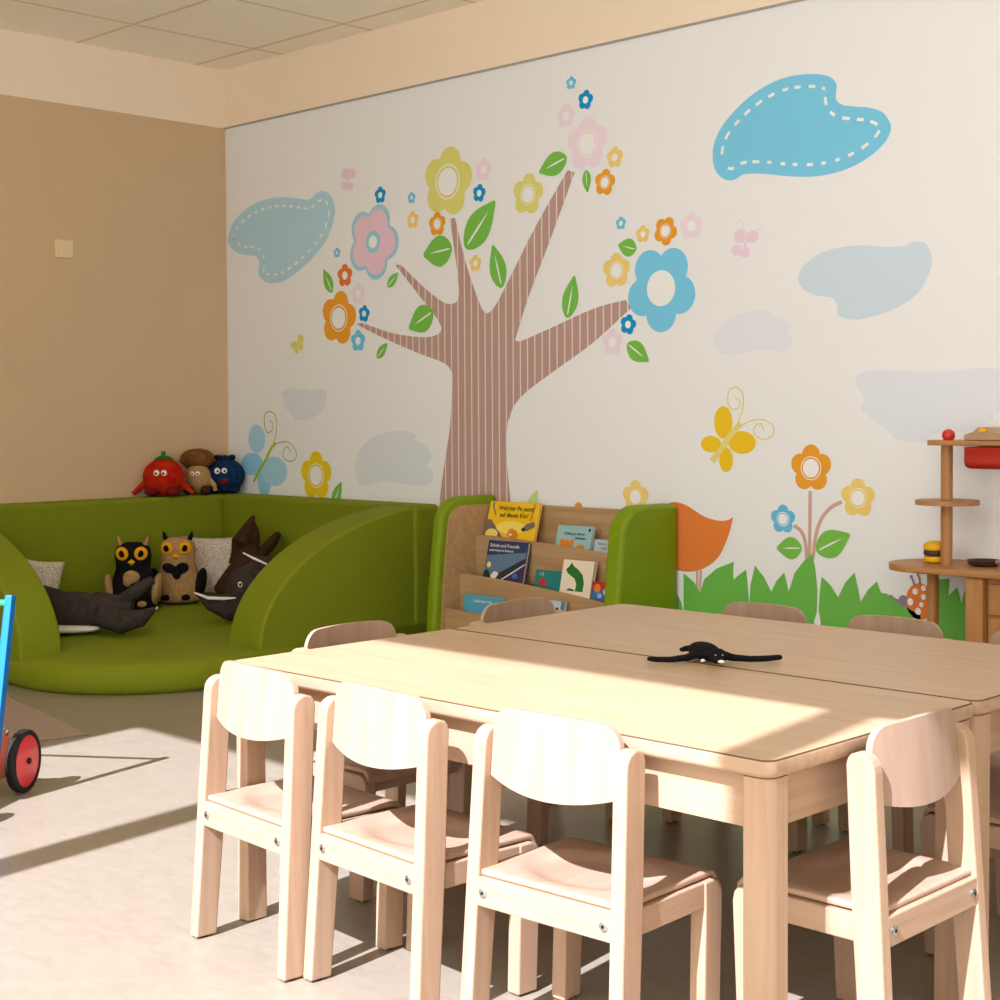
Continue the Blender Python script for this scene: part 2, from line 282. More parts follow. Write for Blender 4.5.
# mural drawing data in metres on the wall (x, z)
MURAL = {'F': [(1.299, 2.222, 0.0423, 90, 's', 'blue', 'blue flower above the pink and blue flower'), (1.242, 1.996, 0.1917, 66, 'o', 'pink', 'big pink flower with a blue outline'), (0.962, 1.963, 0.0264, 90, 's', 'sky', ''), (1.023, 1.843, 0.0588, 90, 's', 'coral', ''), (1.125, 1.746, 0.0552, 90, 's', 'blush', ''), (0.971, 1.63, 0.1383, 78, 'r', 'orange', 'big orange flower at the end of the lowest left branch'), (1.17, 1.643, 0.0432, 80, 's', 'blue', ''), (1.122, 1.508, 0.0563, 90, 's', 'sky', ''), (2.564, 2.581, 0.0296, 85, 's', 'sky', ''), (2.647, 2.496, 0.0433, 80, 's', 'blue', ''), (2.532, 2.442, 0.0542, 90, 's', 'blush', ''), (2.656, 2.306, 0.1174, 88, 'r', 'blush', 'big pale pink flower at the top of the tree'), (2.812, 2.229, 0.0459, 90, 's', 'sand', ''), (2.755, 2.129, 0.0578, 80, 'r', 'orange', ''), (2.302, 2.124, 0.0942, 82, 'r', 'lime', ''), (1.782, 2.236, 0.1658, 80, 'r', 'lime', 'big yellow green flower'), (2.021, 2.265, 0.0541, 80, 's', 'blush', ''), (1.992, 2.161, 0.0425, 80, 's', 'blue', ''), (1.528, 2.186, 0.0282, 90, 's', 'sky', ''), (1.536, 2.078, 0.0423, 90, 's', 'sand', ''), (1.708, 2.043, 0.0585, 90, 'r', 'orange', ''), (1.965, 1.839, 0.0395, 90, 's', 'sand', ''), (2.844, 1.947, 0.0287, 90, 's', 'sky', ''), (2.964, 1.891, 0.0378, 90, 's', 'sand', ''), (3.084, 1.894, 0.0605, 60, 'r', 'orange', ''), (3.217, 1.904, 0.059, 90, 's', 'blush', ''), (2.819, 1.749, 0.0759, 90, 'r', 'sand', ''), (3.06, 1.659, 0.1823, 54, 'b', 'cyan', 'biggest blue flower at the end of the right branch'), (2.882, 1.516, 0.0438, 75, 's', 'blue', ''), (2.795, 1.444, 0.0588, 90, 's', 'blush', ''), (0.777, 0.819, 0.128, 90, 'r', 'yellow', 'bright yellow flower above the corner sofa'), (2.921, 0.785, 0.0714, 90, 'w', 'sand2', 'yellow flower peeking over the bookcase'), (2.598, 0.698, 0.0528, 90, 'w', 'orange', ''), (3.789, 0.927, 0.0917, 90, 'r', 'orange', 'orange flower on the tallest stem'), (3.995, 0.82, 0.0738, 90, 'r', 'sand2', 'yellow flower on the curved stem'), (3.662, 0.725, 0.0573, 90, 's2', 'sky2', 'blue flower on the short stem')], 'V': [((0.851,1.885), (0.921,1.764), 0.5, 'leaf'), ((1.428,1.831), (1.348,1.767), 0.5, 'leaf'), ((1.345,1.49), (1.265,1.419), 0.5, 'leaf'), ((2.37,2.214), (2.536,2.262), 0.6, 'leaf'), ((2.657,2.096), (2.648,2.194), 0.5, 'leaf'), ((2.096,2.116), (1.899,1.915), 0.55, 'leaf'), ((1.609,1.903), (1.808,1.922), 0.75, 'leaf'), ((2.078,1.916), (2.136,1.716), 0.5, 'leaf'), ((1.501,1.554), (1.675,1.631), 0.7, 'leaf'), ((2.58,1.743), (2.535,1.56), 0.5, 'leaf'), ((2.828,1.856), (2.928,1.83), 0.75, 'leaf'), ((2.995,1.357), (2.878,1.435), 0.6, 'leaf'), ((0.981,0.792), (0.912,0.666), 0.5, 'leaf'), ((3.632,0.61), (3.748,0.617), 0.75, 'leaf'), ((3.961,0.682), (3.814,0.609), 0.65, 'leaf'), ((2.353,0.796), (2.303,0.695), 0.5, 'pale')], 'P': [('tree', [(1.711,0.717), (1.74,0.871), (1.784,1.063), (1.798,1.205), (1.806,1.304), (1.794,1.347), (1.737,1.385), (1.56,1.436), (1.315,1.516), (1.111,1.591), (1.111,1.591), (1.156,1.595), (1.378,1.538), (1.591,1.51), (1.694,1.516), (1.732,1.545), (1.695,1.602), (1.622,1.67), (1.406,1.87), (1.406,1.87), (1.443,1.87), (1.443,1.87), (1.623,1.741), (1.754,1.667), (1.826,1.663), (1.852,1.698), (1.841,1.816), (1.795,2.061), (1.795,2.061), (1.829,2.062), (1.829,2.062), (1.898,1.852), (1.98,1.671), (2.021,1.611), (2.062,1.612), (2.13,1.682), (2.343,1.97), (2.541,2.206), (2.541,2.206), (2.582,2.191), (2.582,2.191), (2.444,1.925), (2.302,1.663), (2.217,1.472), (2.217,1.472), (2.262,1.47), (2.442,1.521), (2.689,1.593), (2.868,1.621), (2.868,1.621), (2.9,1.586), (2.9,1.586), (2.688,1.448), (2.441,1.32), (2.287,1.238), (2.207,1.172), (2.177,1.111), (2.174,1.12), (2.157,1.019), (2.166,0.881), (2.184,0.735), (2.196,0.607), (2.213,0.379), (2.225,0.243), (1.65,0.192), (1.666,0.339), (1.689,0.533)], 'bark', 2, 'brown striped tree trunk with five branches'), ('cloud', [(0.022,2.113), (0.079,2.2), (0.234,2.271), (0.426,2.294), (0.592,2.28), (0.732,2.256), (0.792,2.279), (0.851,2.289), (0.909,2.263), (0.942,2.209), (0.946,2.16), (0.916,2.089), (0.847,2.009), (0.727,1.931), (0.606,1.876), (0.503,1.845), (0.398,1.842), (0.324,1.869), (0.297,1.909), (0.304,1.96), (0.273,1.995), (0.164,2.012), (0.076,2.042), (0.032,2.079)], 'cloudA', 3, 'grey blue cloud with a white stitched edge'), ('cloud', [(3.324,2.175), (3.334,2.23), (3.368,2.285), (3.427,2.337), (3.503,2.385), (3.588,2.419), (3.671,2.435), (3.753,2.434), (3.824,2.423), (3.876,2.402), (3.898,2.372), (3.896,2.343), (3.898,2.316), (3.924,2.294), (3.98,2.28), (4.039,2.267), (4.089,2.245), (4.118,2.212), (4.128,2.178), (4.11,2.14), (4.065,2.102), (3.998,2.069), (3.921,2.048), (3.833,2.04), (3.753,2.044), (3.662,2.058), (3.579,2.074), (3.513,2.083), (3.47,2.083), (3.436,2.069), (3.397,2.069), (3.358,2.091), (3.333,2.126)], 'cloudB', 3, 'bright blue cloud with a white stitched edge'), ('cloud', [(3.73,1.66), (3.76,1.709), (3.848,1.752), (3.982,1.764), (4.111,1.749), (4.183,1.748), (4.227,1.76), (4.271,1.747), (4.294,1.695), (4.28,1.633), (4.237,1.572), (4.148,1.521), (4.038,1.494), (3.964,1.489), (3.91,1.508), (3.901,1.55), (3.878,1.576), (3.81,1.588), (3.75,1.617)], 'cloudC', 1, 'plain pale blue cloud'), ('cloud', [(3.334,1.411), (3.338,1.464), (3.399,1.514), (3.506,1.541), (3.599,1.539), (3.613,1.522), (3.67,1.502), (3.695,1.475), (3.681,1.45), (3.707,1.415), (3.695,1.39), (3.65,1.38), (3.547,1.386), (3.442,1.372), (3.367,1.378)], 'cloudD', 1, 'small faint grey cloud'), ('cloud', [(3.983,1.266), (4.002,1.287), (4.076,1.297), (4.238,1.289), (4.377,1.286), (4.478,1.296), (4.576,1.291), (4.672,1.292), (4.719,1.231), (4.673,1.156), (4.556,1.141), (4.512,1.102), (4.412,1.071), (4.309,1.062), (4.274,1.033), (4.168,1.037), (4.131,1.061), (4.039,1.126), (4.006,1.159), (4.021,1.192), (3.992,1.233)], 'cloudE', 1, 'wide faint grey cloud'), ('cloud', [(0.49,1.244), (0.517,1.271), (0.634,1.275), (0.739,1.263), (0.826,1.271), (0.863,1.251), (0.863,1.196), (0.824,1.153), (0.737,1.115), (0.632,1.107), (0.587,1.126), (0.516,1.182), (0.511,1.221)], 'cloudF', 1, 'small faint cloud left of the trunk'), ('cloud', [(1.089,0.854), (1.106,0.919), (1.156,0.983), (1.253,1.031), (1.379,1.056), (1.487,1.056), (1.547,1.034), (1.54,1.013), (1.607,0.989), (1.651,0.949), (1.648,0.908), (1.621,0.892), (1.658,0.868), (1.665,0.828), (1.62,0.796), (1.484,0.792), (1.329,0.808), (1.202,0.783), (1.121,0.791)], 'cloudF', 1, 'faint cloud beside the trunk'), ('bird', [(3.113,0.771), (3.113,0.771), (3.155,0.77), (3.206,0.754), (3.277,0.72), (3.348,0.705), (3.397,0.709), (3.425,0.723), (3.425,0.723), (3.407,0.661), (3.377,0.595), (3.348,0.553), (3.308,0.522), (3.257,0.498), (3.196,0.487), (3.133,0.491), (3.081,0.511), (3.039,0.55), (3.023,0.608), (3.028,0.675), (3.06,0.744)], 'bird', 2, 'orange bird behind the bookcase'), ('grass', [(3.143,-0.236), (3.141,0.39), (3.162,0.36), (3.175,0.318), (3.175,0.48), (3.229,0.446), (3.261,0.409), (3.282,0.463), (3.343,0.51), (3.428,0.543), (3.425,0.509), (3.427,0.471), (3.449,0.489), (3.487,0.516), (3.495,0.466), (3.501,0.395), (3.498,0.335), (3.49,0.033)], 'grass', 0, 'grass under the bird'), ('grass', [(3.503,0.034), (3.503,0.383), (3.508,0.455), (3.53,0.535), (3.575,0.49), (3.607,0.437), (3.632,0.482), (3.667,0.517), (3.679,0.48), (3.688,0.443), (3.715,0.518), (3.756,0.567), (3.796,0.599), (3.81,0.536), (3.819,0.456), (3.816,0.375), (3.804,0.339), (3.804,0.072)], 'grass', 0, 'grass under the tall flowers'), ('grass', [(3.831,0.075), (3.833,0.336), (3.824,0.381), (3.828,0.445), (3.837,0.513), (3.877,0.483), (3.91,0.44), (3.942,0.5), (3.981,0.539), (3.996,0.481), (4.007,0.431), (4.039,0.479), (4.076,0.513), (4.093,0.472), (4.12,0.469), (4.17,0.445), (4.219,0.416), (4.255,0.403), (4.269,0.13)], 'grass', 0, 'grass before the ladybird'), ('grass', [(4.312,0.062), (4.315,0.455), (4.322,0.538), (4.369,0.544), (4.368,0.516), (4.365,0.482), (4.399,0.516), (4.409,0.489), (4.416,0.459), (4.427,0.508), (4.446,0.483), (4.459,0.45), (4.486,0.534), (4.504,0.548), (4.523,0.473), (4.549,0.538), (4.576,0.553), (4.612,0.48), (4.638,0.553), (4.682,0.478), (4.72,0.572), (4.763,0.493), (4.804,0.566), (4.846,0.484), (4.869,0.137)], 'grass', 0, 'grass behind the toy kitchen')], 'E': [], 'S': [('butterfly', 'big pale blue butterfly with green feelers', [('e', 0.267, 1.006, 0.0756, 0.0771, 0, 'bfA'), ('e', 0.223, 0.868, 0.0994, 0.0624, 0, 'bfA2'), ('e', 0.331, 0.791, 0.0624, 0.0982, 0, 'bfA2'), ('e', 0.419, 0.833, 0.1146, 0.0794, 0, 'bfA'), ('l', [(0.236,0.771), (0.289,0.835), (0.346,0.893), (0.393,0.951), (0.434,0.985)], 0.018, 'stemg'), ('l', [(0.422,0.985), (0.447,1.075), (0.437,1.132), (0.387,1.154), (0.344,1.138), (0.34,1.081), (0.367,1.041), (0.404,1.053), (0.414,1.087), (0.387,1.109)], 0.006, 'stemg'), ('l', [(0.434,0.98), (0.495,0.992), (0.558,0.987), (0.608,0.948), (0.607,0.904), (0.557,0.89), (0.508,0.908), (0.503,0.947), (0.54,0.966), (0.568,0.937)], 0.006, 'stemg')]), ('butterfly', 'yellow butterfly with curled feelers', [('e', 3.376, 1.102, 0.0453, 0.0655, 0, 'bfY'), ('e', 3.315, 1.014, 0.0504, 0.0336, 0, 'bfY'), ('e', 3.39, 0.951, 0.034, 0.0487, 0, 'bfY'), ('e', 3.468, 1.022, 0.0665, 0.0454, 0, 'bfY'), ('l', [(3.321,0.944), (3.368,0.996), (3.409,1.047), (3.44,1.077), (3.462,1.098)], 0.026, 'bfYb'), ('l', [(3.445,1.095), (3.473,1.16), (3.47,1.219), (3.435,1.243), (3.406,1.228), (3.399,1.186), (3.419,1.156), (3.452,1.161), (3.46,1.186), (3.434,1.203)], 0.005, 'bfYb'), ('l', [(3.46,1.087), (3.51,1.108), (3.57,1.113), (3.613,1.092), (3.617,1.057), (3.575,1.035), (3.533,1.051), (3.526,1.081), (3.555,1.098), (3.575,1.069)], 0.005, 'bfYb')]), ('butterfly', 'small pink butterfly right of the tree', [('e', 3.459, 1.843, 0.0296, 0.0282, 0, 'blush2'), ('e', 3.516, 1.835, 0.0296, 0.0257, 0, 'blush2'), ('e', 3.442, 1.788, 0.0253, 0.0211, 0, 'blush2'), ('e', 3.484, 1.776, 0.0211, 0.0223, 0, 'blush2'), ('l', [(3.459,1.764), (3.484,1.806), (3.505,1.848)], 0.012, 'blush2'), ('l', [(3.484,1.858), (3.463,1.903), (3.442,1.893)], 0.005, 'blush'), ('l', [(3.505,1.856), (3.547,1.861), (3.564,1.882)], 0.005, 'blush')]), ('butterfly', 'small faint pink butterfly left of the tree', [('e', 1.034, 2.357, 0.0341, 0.0288, 0, 'blush2'), ('e', 1.084, 2.352, 0.03, 0.024, 0, 'blush2'), ('e', 1.027, 2.297, 0.0281, 0.0196, 0, 'blush2'), ('e', 1.07, 2.287, 0.0243, 0.0204, 0, 'blush2'), ('l', [(1.023,2.274), (1.052,2.319), (1.09,2.375)], 0.012, 'blush2')]), ('butterfly', 'small yellow green butterfly', [('e', 0.657, 1.531, 0.0262, 0.0275, 0, 'lime'), ('e', 0.604, 1.504, 0.0326, 0.0204, 0, 'lime'), ('e', 0.661, 1.493, 0.0202, 0.0187, 0, 'lime'), ('e', 0.624, 1.474, 0.0181, 0.0175, 0, 'lime')]), ('butterfly', 'faint grey butterfly behind the toy kitchen shelf', [('e', 4.418, 0.738, 0.0292, 0.0403, 0, 'moth'), ('e', 4.496, 0.755, 0.032, 0.0276, 0, 'moth'), ('e', 4.487, 0.708, 0.0237, 0.0302, 0, 'moth'), ('e', 4.45, 0.77, 0.0164, 0.0346, 0, 'moth')]), ('ladybird', 'orange ladybird with white spots', [('e', 4.253, 0.452, 0.0576, 0.067, 0, 'bird'), ('e', 4.185, 0.448, 0.0197, 0.0222, 0, 'grey'), ('e', 4.233, 0.487, 0.0108, 0.012, 0, 'white'), ('e', 4.267, 0.502, 0.0096, 0.0107, 0, 'white'), ('e', 4.214, 0.448, 0.012, 0.0133, 0, 'white'), ('e', 4.267, 0.47, 0.0096, 0.0107, 0, 'white'), ('e', 4.246, 0.416, 0.012, 0.013, 0, 'white'), ('e', 4.259, 0.441, 0.0084, 0.0093, 0, 'white'), ('e', 4.291, 0.444, 0.0096, 0.0104, 0, 'white'), ('l', [(4.185,0.463), (4.164,0.45), (4.135,0.461)], 0.008, 'grey'), ('l', [(4.231,0.51), (4.225,0.527), (4.218,0.54)], 0.008, 'grey'), ('l', [(4.252,0.514), (4.252,0.532), (4.245,0.549)], 0.008, 'grey'), ('e', 4.135, 0.461, 0.0061, 0.0067, 0, 'grey'), ('e', 4.218, 0.54, 0.0061, 0.0067, 0, 'grey'), ('e', 4.245, 0.549, 0.006, 0.0065, 0, 'grey')]), ('flower_stem', '', [('l', [(3.785,0.84), (3.784,0.739), (3.782,0.573)], 0.015, 'stem')]), ('flower_stem', '', [('l', [(3.924,0.803), (3.877,0.779), (3.835,0.733), (3.81,0.667), (3.798,0.578)], 0.015, 'stem')]), ('flower_stem', '', [('l', [(3.712,0.703), (3.746,0.68), (3.765,0.633), (3.77,0.568)], 0.015, 'stem')]), ('bird_leg', '', [('l', [(3.245,0.495), (3.245,0.423)], 0.012, 'stem')]), ('bird_leg', '', [('l', [(3.263,0.498), (3.259,0.416)], 0.012, 'stem')])]}

# ------------------------------------------------------------------ the room (corner at the origin, x along the mural wall, -y along the left wall)
ZC, ZM, XR, YF = 3.038, 2.718, 9.6, -5.6
def structure(o): return tag(o, kind='structure')
structure(box('floor', -0.1, XR, YF - 0.1, 0.1, -0.1, 0.0, 'linoleum'))
structure(box('wall_left', -0.1, 0.0, YF, 0.0, 0.0, ZM, 'tan_wall'))
structure(box('wall_back', -0.1, XR, 0.0, 0.1, 0.0, ZM, 'white_wall'))
structure(box('wall_right_added', XR, XR + 0.1, YF, 0.1, 0.0, 4.3, 'white_wall'))  # unseen wall, added to keep sky light from entering on the right
structure(box('trim_1', -0.1, 0.004, YF, 0.004, ZM, ZC + 0.1, 'cream_wall'))
structure(box('trim_2', 0.004, XR, -0.004, 0.1, ZM, ZC + 0.1, 'cream_wall'))
structure(box('trim_3', 0.004, XR, -0.010, -0.0035, ZM - 0.005, ZM + 0.004, 'edge_strip'))
bm = bmesh.new()
add_box(bm, -0.1, XR, -4.9, 0.1, ZC, ZC + 0.08)
structure(from_bm('ceiling', bm, 'ceiling_tiles'))
# unseen high window front shaped for the sun patches; added well blocks stray sun
bm = bmesh.new()
HT = 3.67
for x0, x1, z0, z1 in ((-0.1, 2.73, 0, 4.3), (2.73, 9.2, 0, 0.1), (3.735, 3.872, 0, HT), (5.94, 6.045, 0, HT), (9.2, XR, 0, HT), (2.73, XR, HT, 4.3)):
    add_box(bm, x0, x1, YF - 0.02, YF, z0, z1)
add_box(bm, -0.1, XR, YF, -4.82, 4.2, 4.28)
add_box(bm, -0.1, XR, -4.9, -4.82, ZC, 4.2)
structure(from_bm('wall_front', bm, 'white_wall'))
for k, (x0, x1) in enumerate(((2.73, 3.735), (3.872, 5.94), (6.045, 9.2))):
    structure(box('window_%d' % (k + 1), x0, x1, YF - 0.06, YF + 0.04, 0.1, 0.15, 'white_wall'))

# light switch
sw = box('light_switch', 0.0, 0.012, -1.053, -0.952, 1.938, 2.03, 'switch_plastic', b=0.004)
box('rocker', 0.011, 0.019, -1.04, -0.965, 1.952, 2.016, 'switch_plastic', sw, b=0.003)
tag(sw, 'square cream light switch high on the tan left wall', 'light switch')

# ------------------------------------------------------------------ the printed mural
mural = box('wall_mural', 0.012, XR, -0.002, 0.0, 0.0, ZM - 0.004, 'mural_paper')
tag(mural, 'white mural wall covering printed with a striped tree, clouds, flowers and grass', 'mural')
LAYER = [0]
def ypos(level): return -0.0024 - level * 0.00035
def flat(name, polys, parent, label=None):
    """polys: list of (outline, ink, level); one printed motif"""
    bm = bmesh.new(); inks = []
    for pts, ink, lv in polys:
        if ink not in inks: inks.append(ink)
        f = bm.faces.new([bm.verts.new((x, ypos(lv), z)) for x, z in pts])
        f.material_index = inks.index(ink)
    bm.normal_update()
    bmesh.ops.triangulate(bm, faces=bm.faces, ngon_method='EAR_CLIP')
    for f in bm.faces:
        f.normal_update()
        if f.normal.y > 0: f.normal_flip()
    me = bpy.data.meshes.new(name); bm.to_mesh(me); bm.free()
    o = link(name, me, ['ink_' + i for i in inks], parent)
    if label: o['label'] = label
    return o
def disc(cx, cz, rx, rz=None, rot=0, n=28):
    rz = rx if rz is None else rz
    c, s = math.cos(rot), math.sin(rot)
    return [(cx + rx * math.cos(2 * PI * k / n) * c - rz * math.sin(2 * PI * k / n) * s, cz + rx * math.cos(2 * PI * k / n) * s + rz * math.sin(2 * PI * k / n) * c) for k in range(n)]
def bloom(cx, cz, R, rot, n=80, d=0.565, q=0.435):
    out = []
    for k in range(n):
        a = 2 * PI * k / n; best = 0
        for j in range(5):
            b = math.radians(rot) + 2 * PI * j / 5
            c = math.cos(a - b) * d; h = d * math.sin(a - b)
            if abs(h) < q and c > -q: best = max(best, c + math.sqrt(q * q - h * h))
        out.append((cx + R * best * math.cos(a), cz + R * best * math.sin(a)))
    return out
def stroke(pts, w):
    p = catmull(pts, 8, False); L1 = []; R1 = []
    for i, a in enumerate(p):
        b0 = p[max(i - 1, 0)]; b1 = p[min(i + 1, len(p) - 1)]
        dx, dz = b1[0] - b0[0], b1[1] - b0[1]; l = math.hypot(dx, dz) or 1
        L1.append((a[0] - dz / l * w / 2, a[1] + dx / l * w / 2)); R1.append((a[0] + dz / l * w / 2, a[1] - dx / l * w / 2))
    return [[L1[i], L1[i + 1], R1[i + 1], R1[i]] for i in range(len(p) - 1)]
FL = dict(red=0)
for x, z, R, rot, st, ink, lab in MURAL['F']:
    P = [(bloom(x, z, R, rot), ink, 4)]
    if st == 's': P += [(disc(x, z, R * 0.36), 'white', 5)]
    elif st == 's2': P += [(disc(x, z, R * 0.5), 'white', 5), (disc(x, z, R * 0.44), ink, 6), (disc(x, z, R * 0.37), 'white', 7)]
    elif st == 'r': P += [(disc(x, z, R * 0.50), 'white', 5), (disc(x, z, R * 0.465), ink, 6), (disc(x, z, R * 0.39), 'white', 7)]
    elif st == 'b': P += [(disc(x, z, R * 0.41), 'white', 5)]
    elif st == 'w': P += [(disc(x, z, R * 0.42), 'white', 5)]
    elif st == 'o': P = [(bloom(x, z, R, rot), 'ringblue', 4), (bloom(x, z, R * 0.87, rot), 'pinkin', 5), (disc(x, z, R * 0.29), 'ringblue', 6), (disc(x, z, R * 0.165), 'white', 7)]
    flat('flower', P, mural, lab or None)
for (tx, tz), (bx, bz), w, ink in MURAL['V']:
    dx, dz = tx - bx, tz - bz; l = math.hypot(dx, dz); ux, uz = dx / l, dz / l; nx, nz = -uz, ux
    prof = [(0.0, 0.0), (0.03, 0.30), (0.12, 0.62), (0.25, 0.88), (0.40, 1.0), (0.55, 0.93), (0.70, 0.72), (0.85, 0.40), (1.0, 0.0)]
    A = [(bx + ux * l * t + nx * l * w / 2 * q, bz + uz * l * t + nz * l * w / 2 * q) for t, q in prof]
    Bk = [(bx + ux * l * t - nx * l * w / 2 * q, bz + uz * l * t - nz * l * w / 2 * q) for t, q in prof[1:-1]][::-1]
    vein = [(bx + ux * l * t + nx * l * q, bz + uz * l * t + nz * l * q) for t, q in ((0.06, 0), (0.12, 0.018), (0.45, 0.022), (0.78, 0), (0.45, -0.022), (0.12, -0.018))]
    P = [(catmull(A + Bk, 3), ink, 4)]
    if ink == 'leaf': P.append((vein, 'white', 5))
    flat('leaf', P, mural)
def inset(pts, d):
    n = len(pts); ar = sum(pts[i][0] * pts[(i + 1) % n][1] - pts[(i + 1) % n][0] * pts[i][1] for i in range(n)); sg = 1 if ar > 0 else -1
    out = []
    for i in range(n):
        a, b = pts[i - 2], pts[(i + 2) % n]; dx, dz = b[0] - a[0], b[1] - a[1]; l = math.hypot(dx, dz) or 1
        out.append((pts[i][0] - sg * dz / l * d, pts[i][1] + sg * dx / l * d))
    return out
for name, pts, ink, sm, lab in MURAL['P']:
    if sm == 0: P = [(pts, ink, 3)]
    elif sm == 2: P = [(catmull(pts, 6), ink, 2)]
    else:
        big = catmull(pts, 8); P = [(big, ink, 1)]
        if sm == 3:
            line = inset(big, 0.046); acc = 0.0; on = []
            for i in range(len(line)):
                a, b = line[i], line[(i + 1) % len(line)]; l = math.hypot(b[0] - a[0], b[1] - a[1])
                steps = max(1, int(l / 0.006))
                for s in range(steps):
                    p = (a[0] + (b[0] - a[0]) * s / steps, a[1] + (b[1] - a[1]) * s / steps)
                    if acc % 0.062 < 0.036: on.append(p)
                    elif len(on) > 1:
                        for q in stroke([on[0], on[len(on) // 2], on[-1]] if len(on) > 2 else on, 0.012): P.append((q, 'white', 2))
                        on = []
                    else: on = []
                    acc += l / steps
    flat(name, P, mural, lab or None)
for name, lab, items in MURAL['S']:
    P = []
    for k, it in enumerate(items):
        if it[0] == 'e': P.append((disc(it[1], it[2], it[3], it[4], it[5]), it[6], 3 + k * 0.3))
        else:
            for q in stroke(it[1], it[2]): P.append((q, it[3], 5 + k * 0.3 if 'stem' not in name and 'leg' not in name else 1))
    flat(name, P, mural, lab or None)

# ------------------------------------------------------------------ green corner sofa
sofa = empty('corner_sofa', (0.9, -0.9, 0))
tag(sofa, 'green foam corner sofa with a low rounded seat mat and two quarter round arms', 'sofa')
SO = Vector((-0.9, -0.9 * -1, 0))
def sofa_part(o): o.location = SO; return o
def round_rect():
    r = 0.60; cx, cy = 1.755 - r, -(1.885 - r)
    pts = [(0.01, -0.01), (1.755, -0.01)]
    pts += [(cx + r * math.cos(a), cy - r * math.sin(a)) for a in [PI / 2 * k / 18 for k in range(19)]]
    pts += [(0.01, -1.885)]
    return pts
bm = bmesh.new()
out = round_rect(); levels = [(0.012, 0.0), (0.0, 0.02), (-0.004, 0.06), (0.004, 0.095), (0.02, 0.112), (0.05, 0.12)]
cen = (0.9, -0.95); rings = []
def zt(x, y): return 0.005 + 0.066 * max(0.0, min(1.0, 1 - (x - y - 0.4) / 2.5))
for ins, z in levels:
    rings.append([bm.verts.new((x - (x - cen[0]) * ins / 0.8, y - (y - cen[1]) * ins / 0.8, z + (zt(x, y) if z > 0.1 else 0))) for x, y in out])
for f in (0.75, 0.5, 0.25):
    rings.append([bm.verts.new((cen[0] + (x - cen[0]) * f, cen[1] + (y - cen[1]) * f, 0.12 + zt(cen[0] + (x - cen[0]) * f, cen[1] + (y - cen[1]) * f))) for x, y in out])
for a, b in zip(rings, rings[1:]):
    for i in range(len(out)):
        bm.faces.new((a[i], a[(i + 1) % len(out)], b[(i + 1) % len(out)], b[i]))
bm.faces.new(rings[0][::-1]); bm.faces.new(rings[-1])
sofa_part(from_bm('seat_mat', bm, 'green_fabric', sofa, smooth=True))
def cushion_back(x0, x1, y0, y1):
    bm = bmesh.new(); add_box(bm, x0, x1, y0, y1, 0.0, 0.708); bev(bm, 0.022, 3)
    return sofa_part(from_bm('backrest', bm, 'green_fabric', sofa, auto=40))
cushion_back(0.004, 0.17, -1.67, -0.004)
cushion_back(0.174, 1.72, -0.17, -0.006)
def quarter(a, zb, zt_, n=20, r0=0.17):
    pts = [(0.0 + 0.006, zb)]
    pts += [(a * math.cos(t), zb + 0.02 + (zt_ - zb - 0.02) * math.sin(t)) for t in [PI / 2 * k / n for k in range(n + 1)]]
    pts[-1] = (0.006, zt_)
    pts.insert(1, (a, zb))
    return pts
def arm(axis, a, lo, hi):
    bm = bmesh.new(); q = quarter(a, 0.10, 0.706)
    if axis == 'x': prism(bm, [(-u, z) for u, z in q], 'x', lo, hi)
    else: prism(bm, [(u, z) for u, z in q], 'y', lo, hi)
    bmesh.ops.recalc_face_normals(bm, faces=bm.faces)
    ed = [e for e in bm.edges if e.is_manifold and e.calc_face_angle() > 0.9]
    bmesh.ops.bevel(bm, geom=ed, offset=0.016, segments=3, profile=0.5, affect='EDGES', clamp_overlap=True)
    return sofa_part(from_bm('armrest', bm, 'green_fabric', sofa, auto=40))
arm('x', 1.07, 1.475, 1.705)
arm('y', 1.12, -1.872, -1.675)

# ------------------------------------------------------------------ book display case with padded green ends
bcase = empty('book_display_case', (2.58, -0.2, 0))
tag(bcase, 'wooden stepped book display case with padded green ends beside the corner sofa', 'bookcase')
BO = Vector((-2.58, 0.2, 0))
def bp(o): o.location = BO; return o
def end_outline(ins=0.0):
    pts = [(-0.006, 0.0), (-0.006, 0.766 - ins), (-0.20, 0.768 - ins)]
    R = 0.13
    cy, cz = -0.235, 0.768 - R
    fy = -0.365
    pts += [(cy - (R - ins) * math.sin(t), cz + (R - ins) * math.cos(t)) for t in [math.radians(a) for a in range(6, 85, 8)]]
    pts += [(-0.378 + ins, 0.54), (-0.398 + ins, 0.36), (-0.412 + ins, 0.16), (-0.42 + ins, 0.0)]
    return pts
for x0, x1, side in ((2.040, 2.102, 1), (3.066, 3.152, -1)):
    bm = bmesh.new(); prism(bm, end_outline(), 'x', x0, x1)
    bmesh.ops.recalc_face_normals(bm, faces=bm.faces)
    ed = [e for e in bm.edges if e.is_manifold and e.calc_face_angle() > 0.9]
    bmesh.ops.bevel(bm, geom=ed, offset=0.022, segments=4, profile=0.5, affect='EDGES', clamp_overlap=True)
    bp(from_bm('padded_end', bm, 'bright_green_cover', bcase, auto=40))
    bm = bmesh.new(); q = end_outline(0.04)
    prism(bm, q, 'x', *((x1 - 0.002, x1 + 0.010) if side > 0 else (x0 - 0.010, x0 + 0.002)))
    bp(from_bm('side_panel', bm, 'shelf_wood', bcase))
XL, XRR = 2.108, 3.050
bp(box('back_panel', XL, XRR, -0.034, -0.02, 0.0, 0.731, 'shelf_wood', bcase, b=0.002))
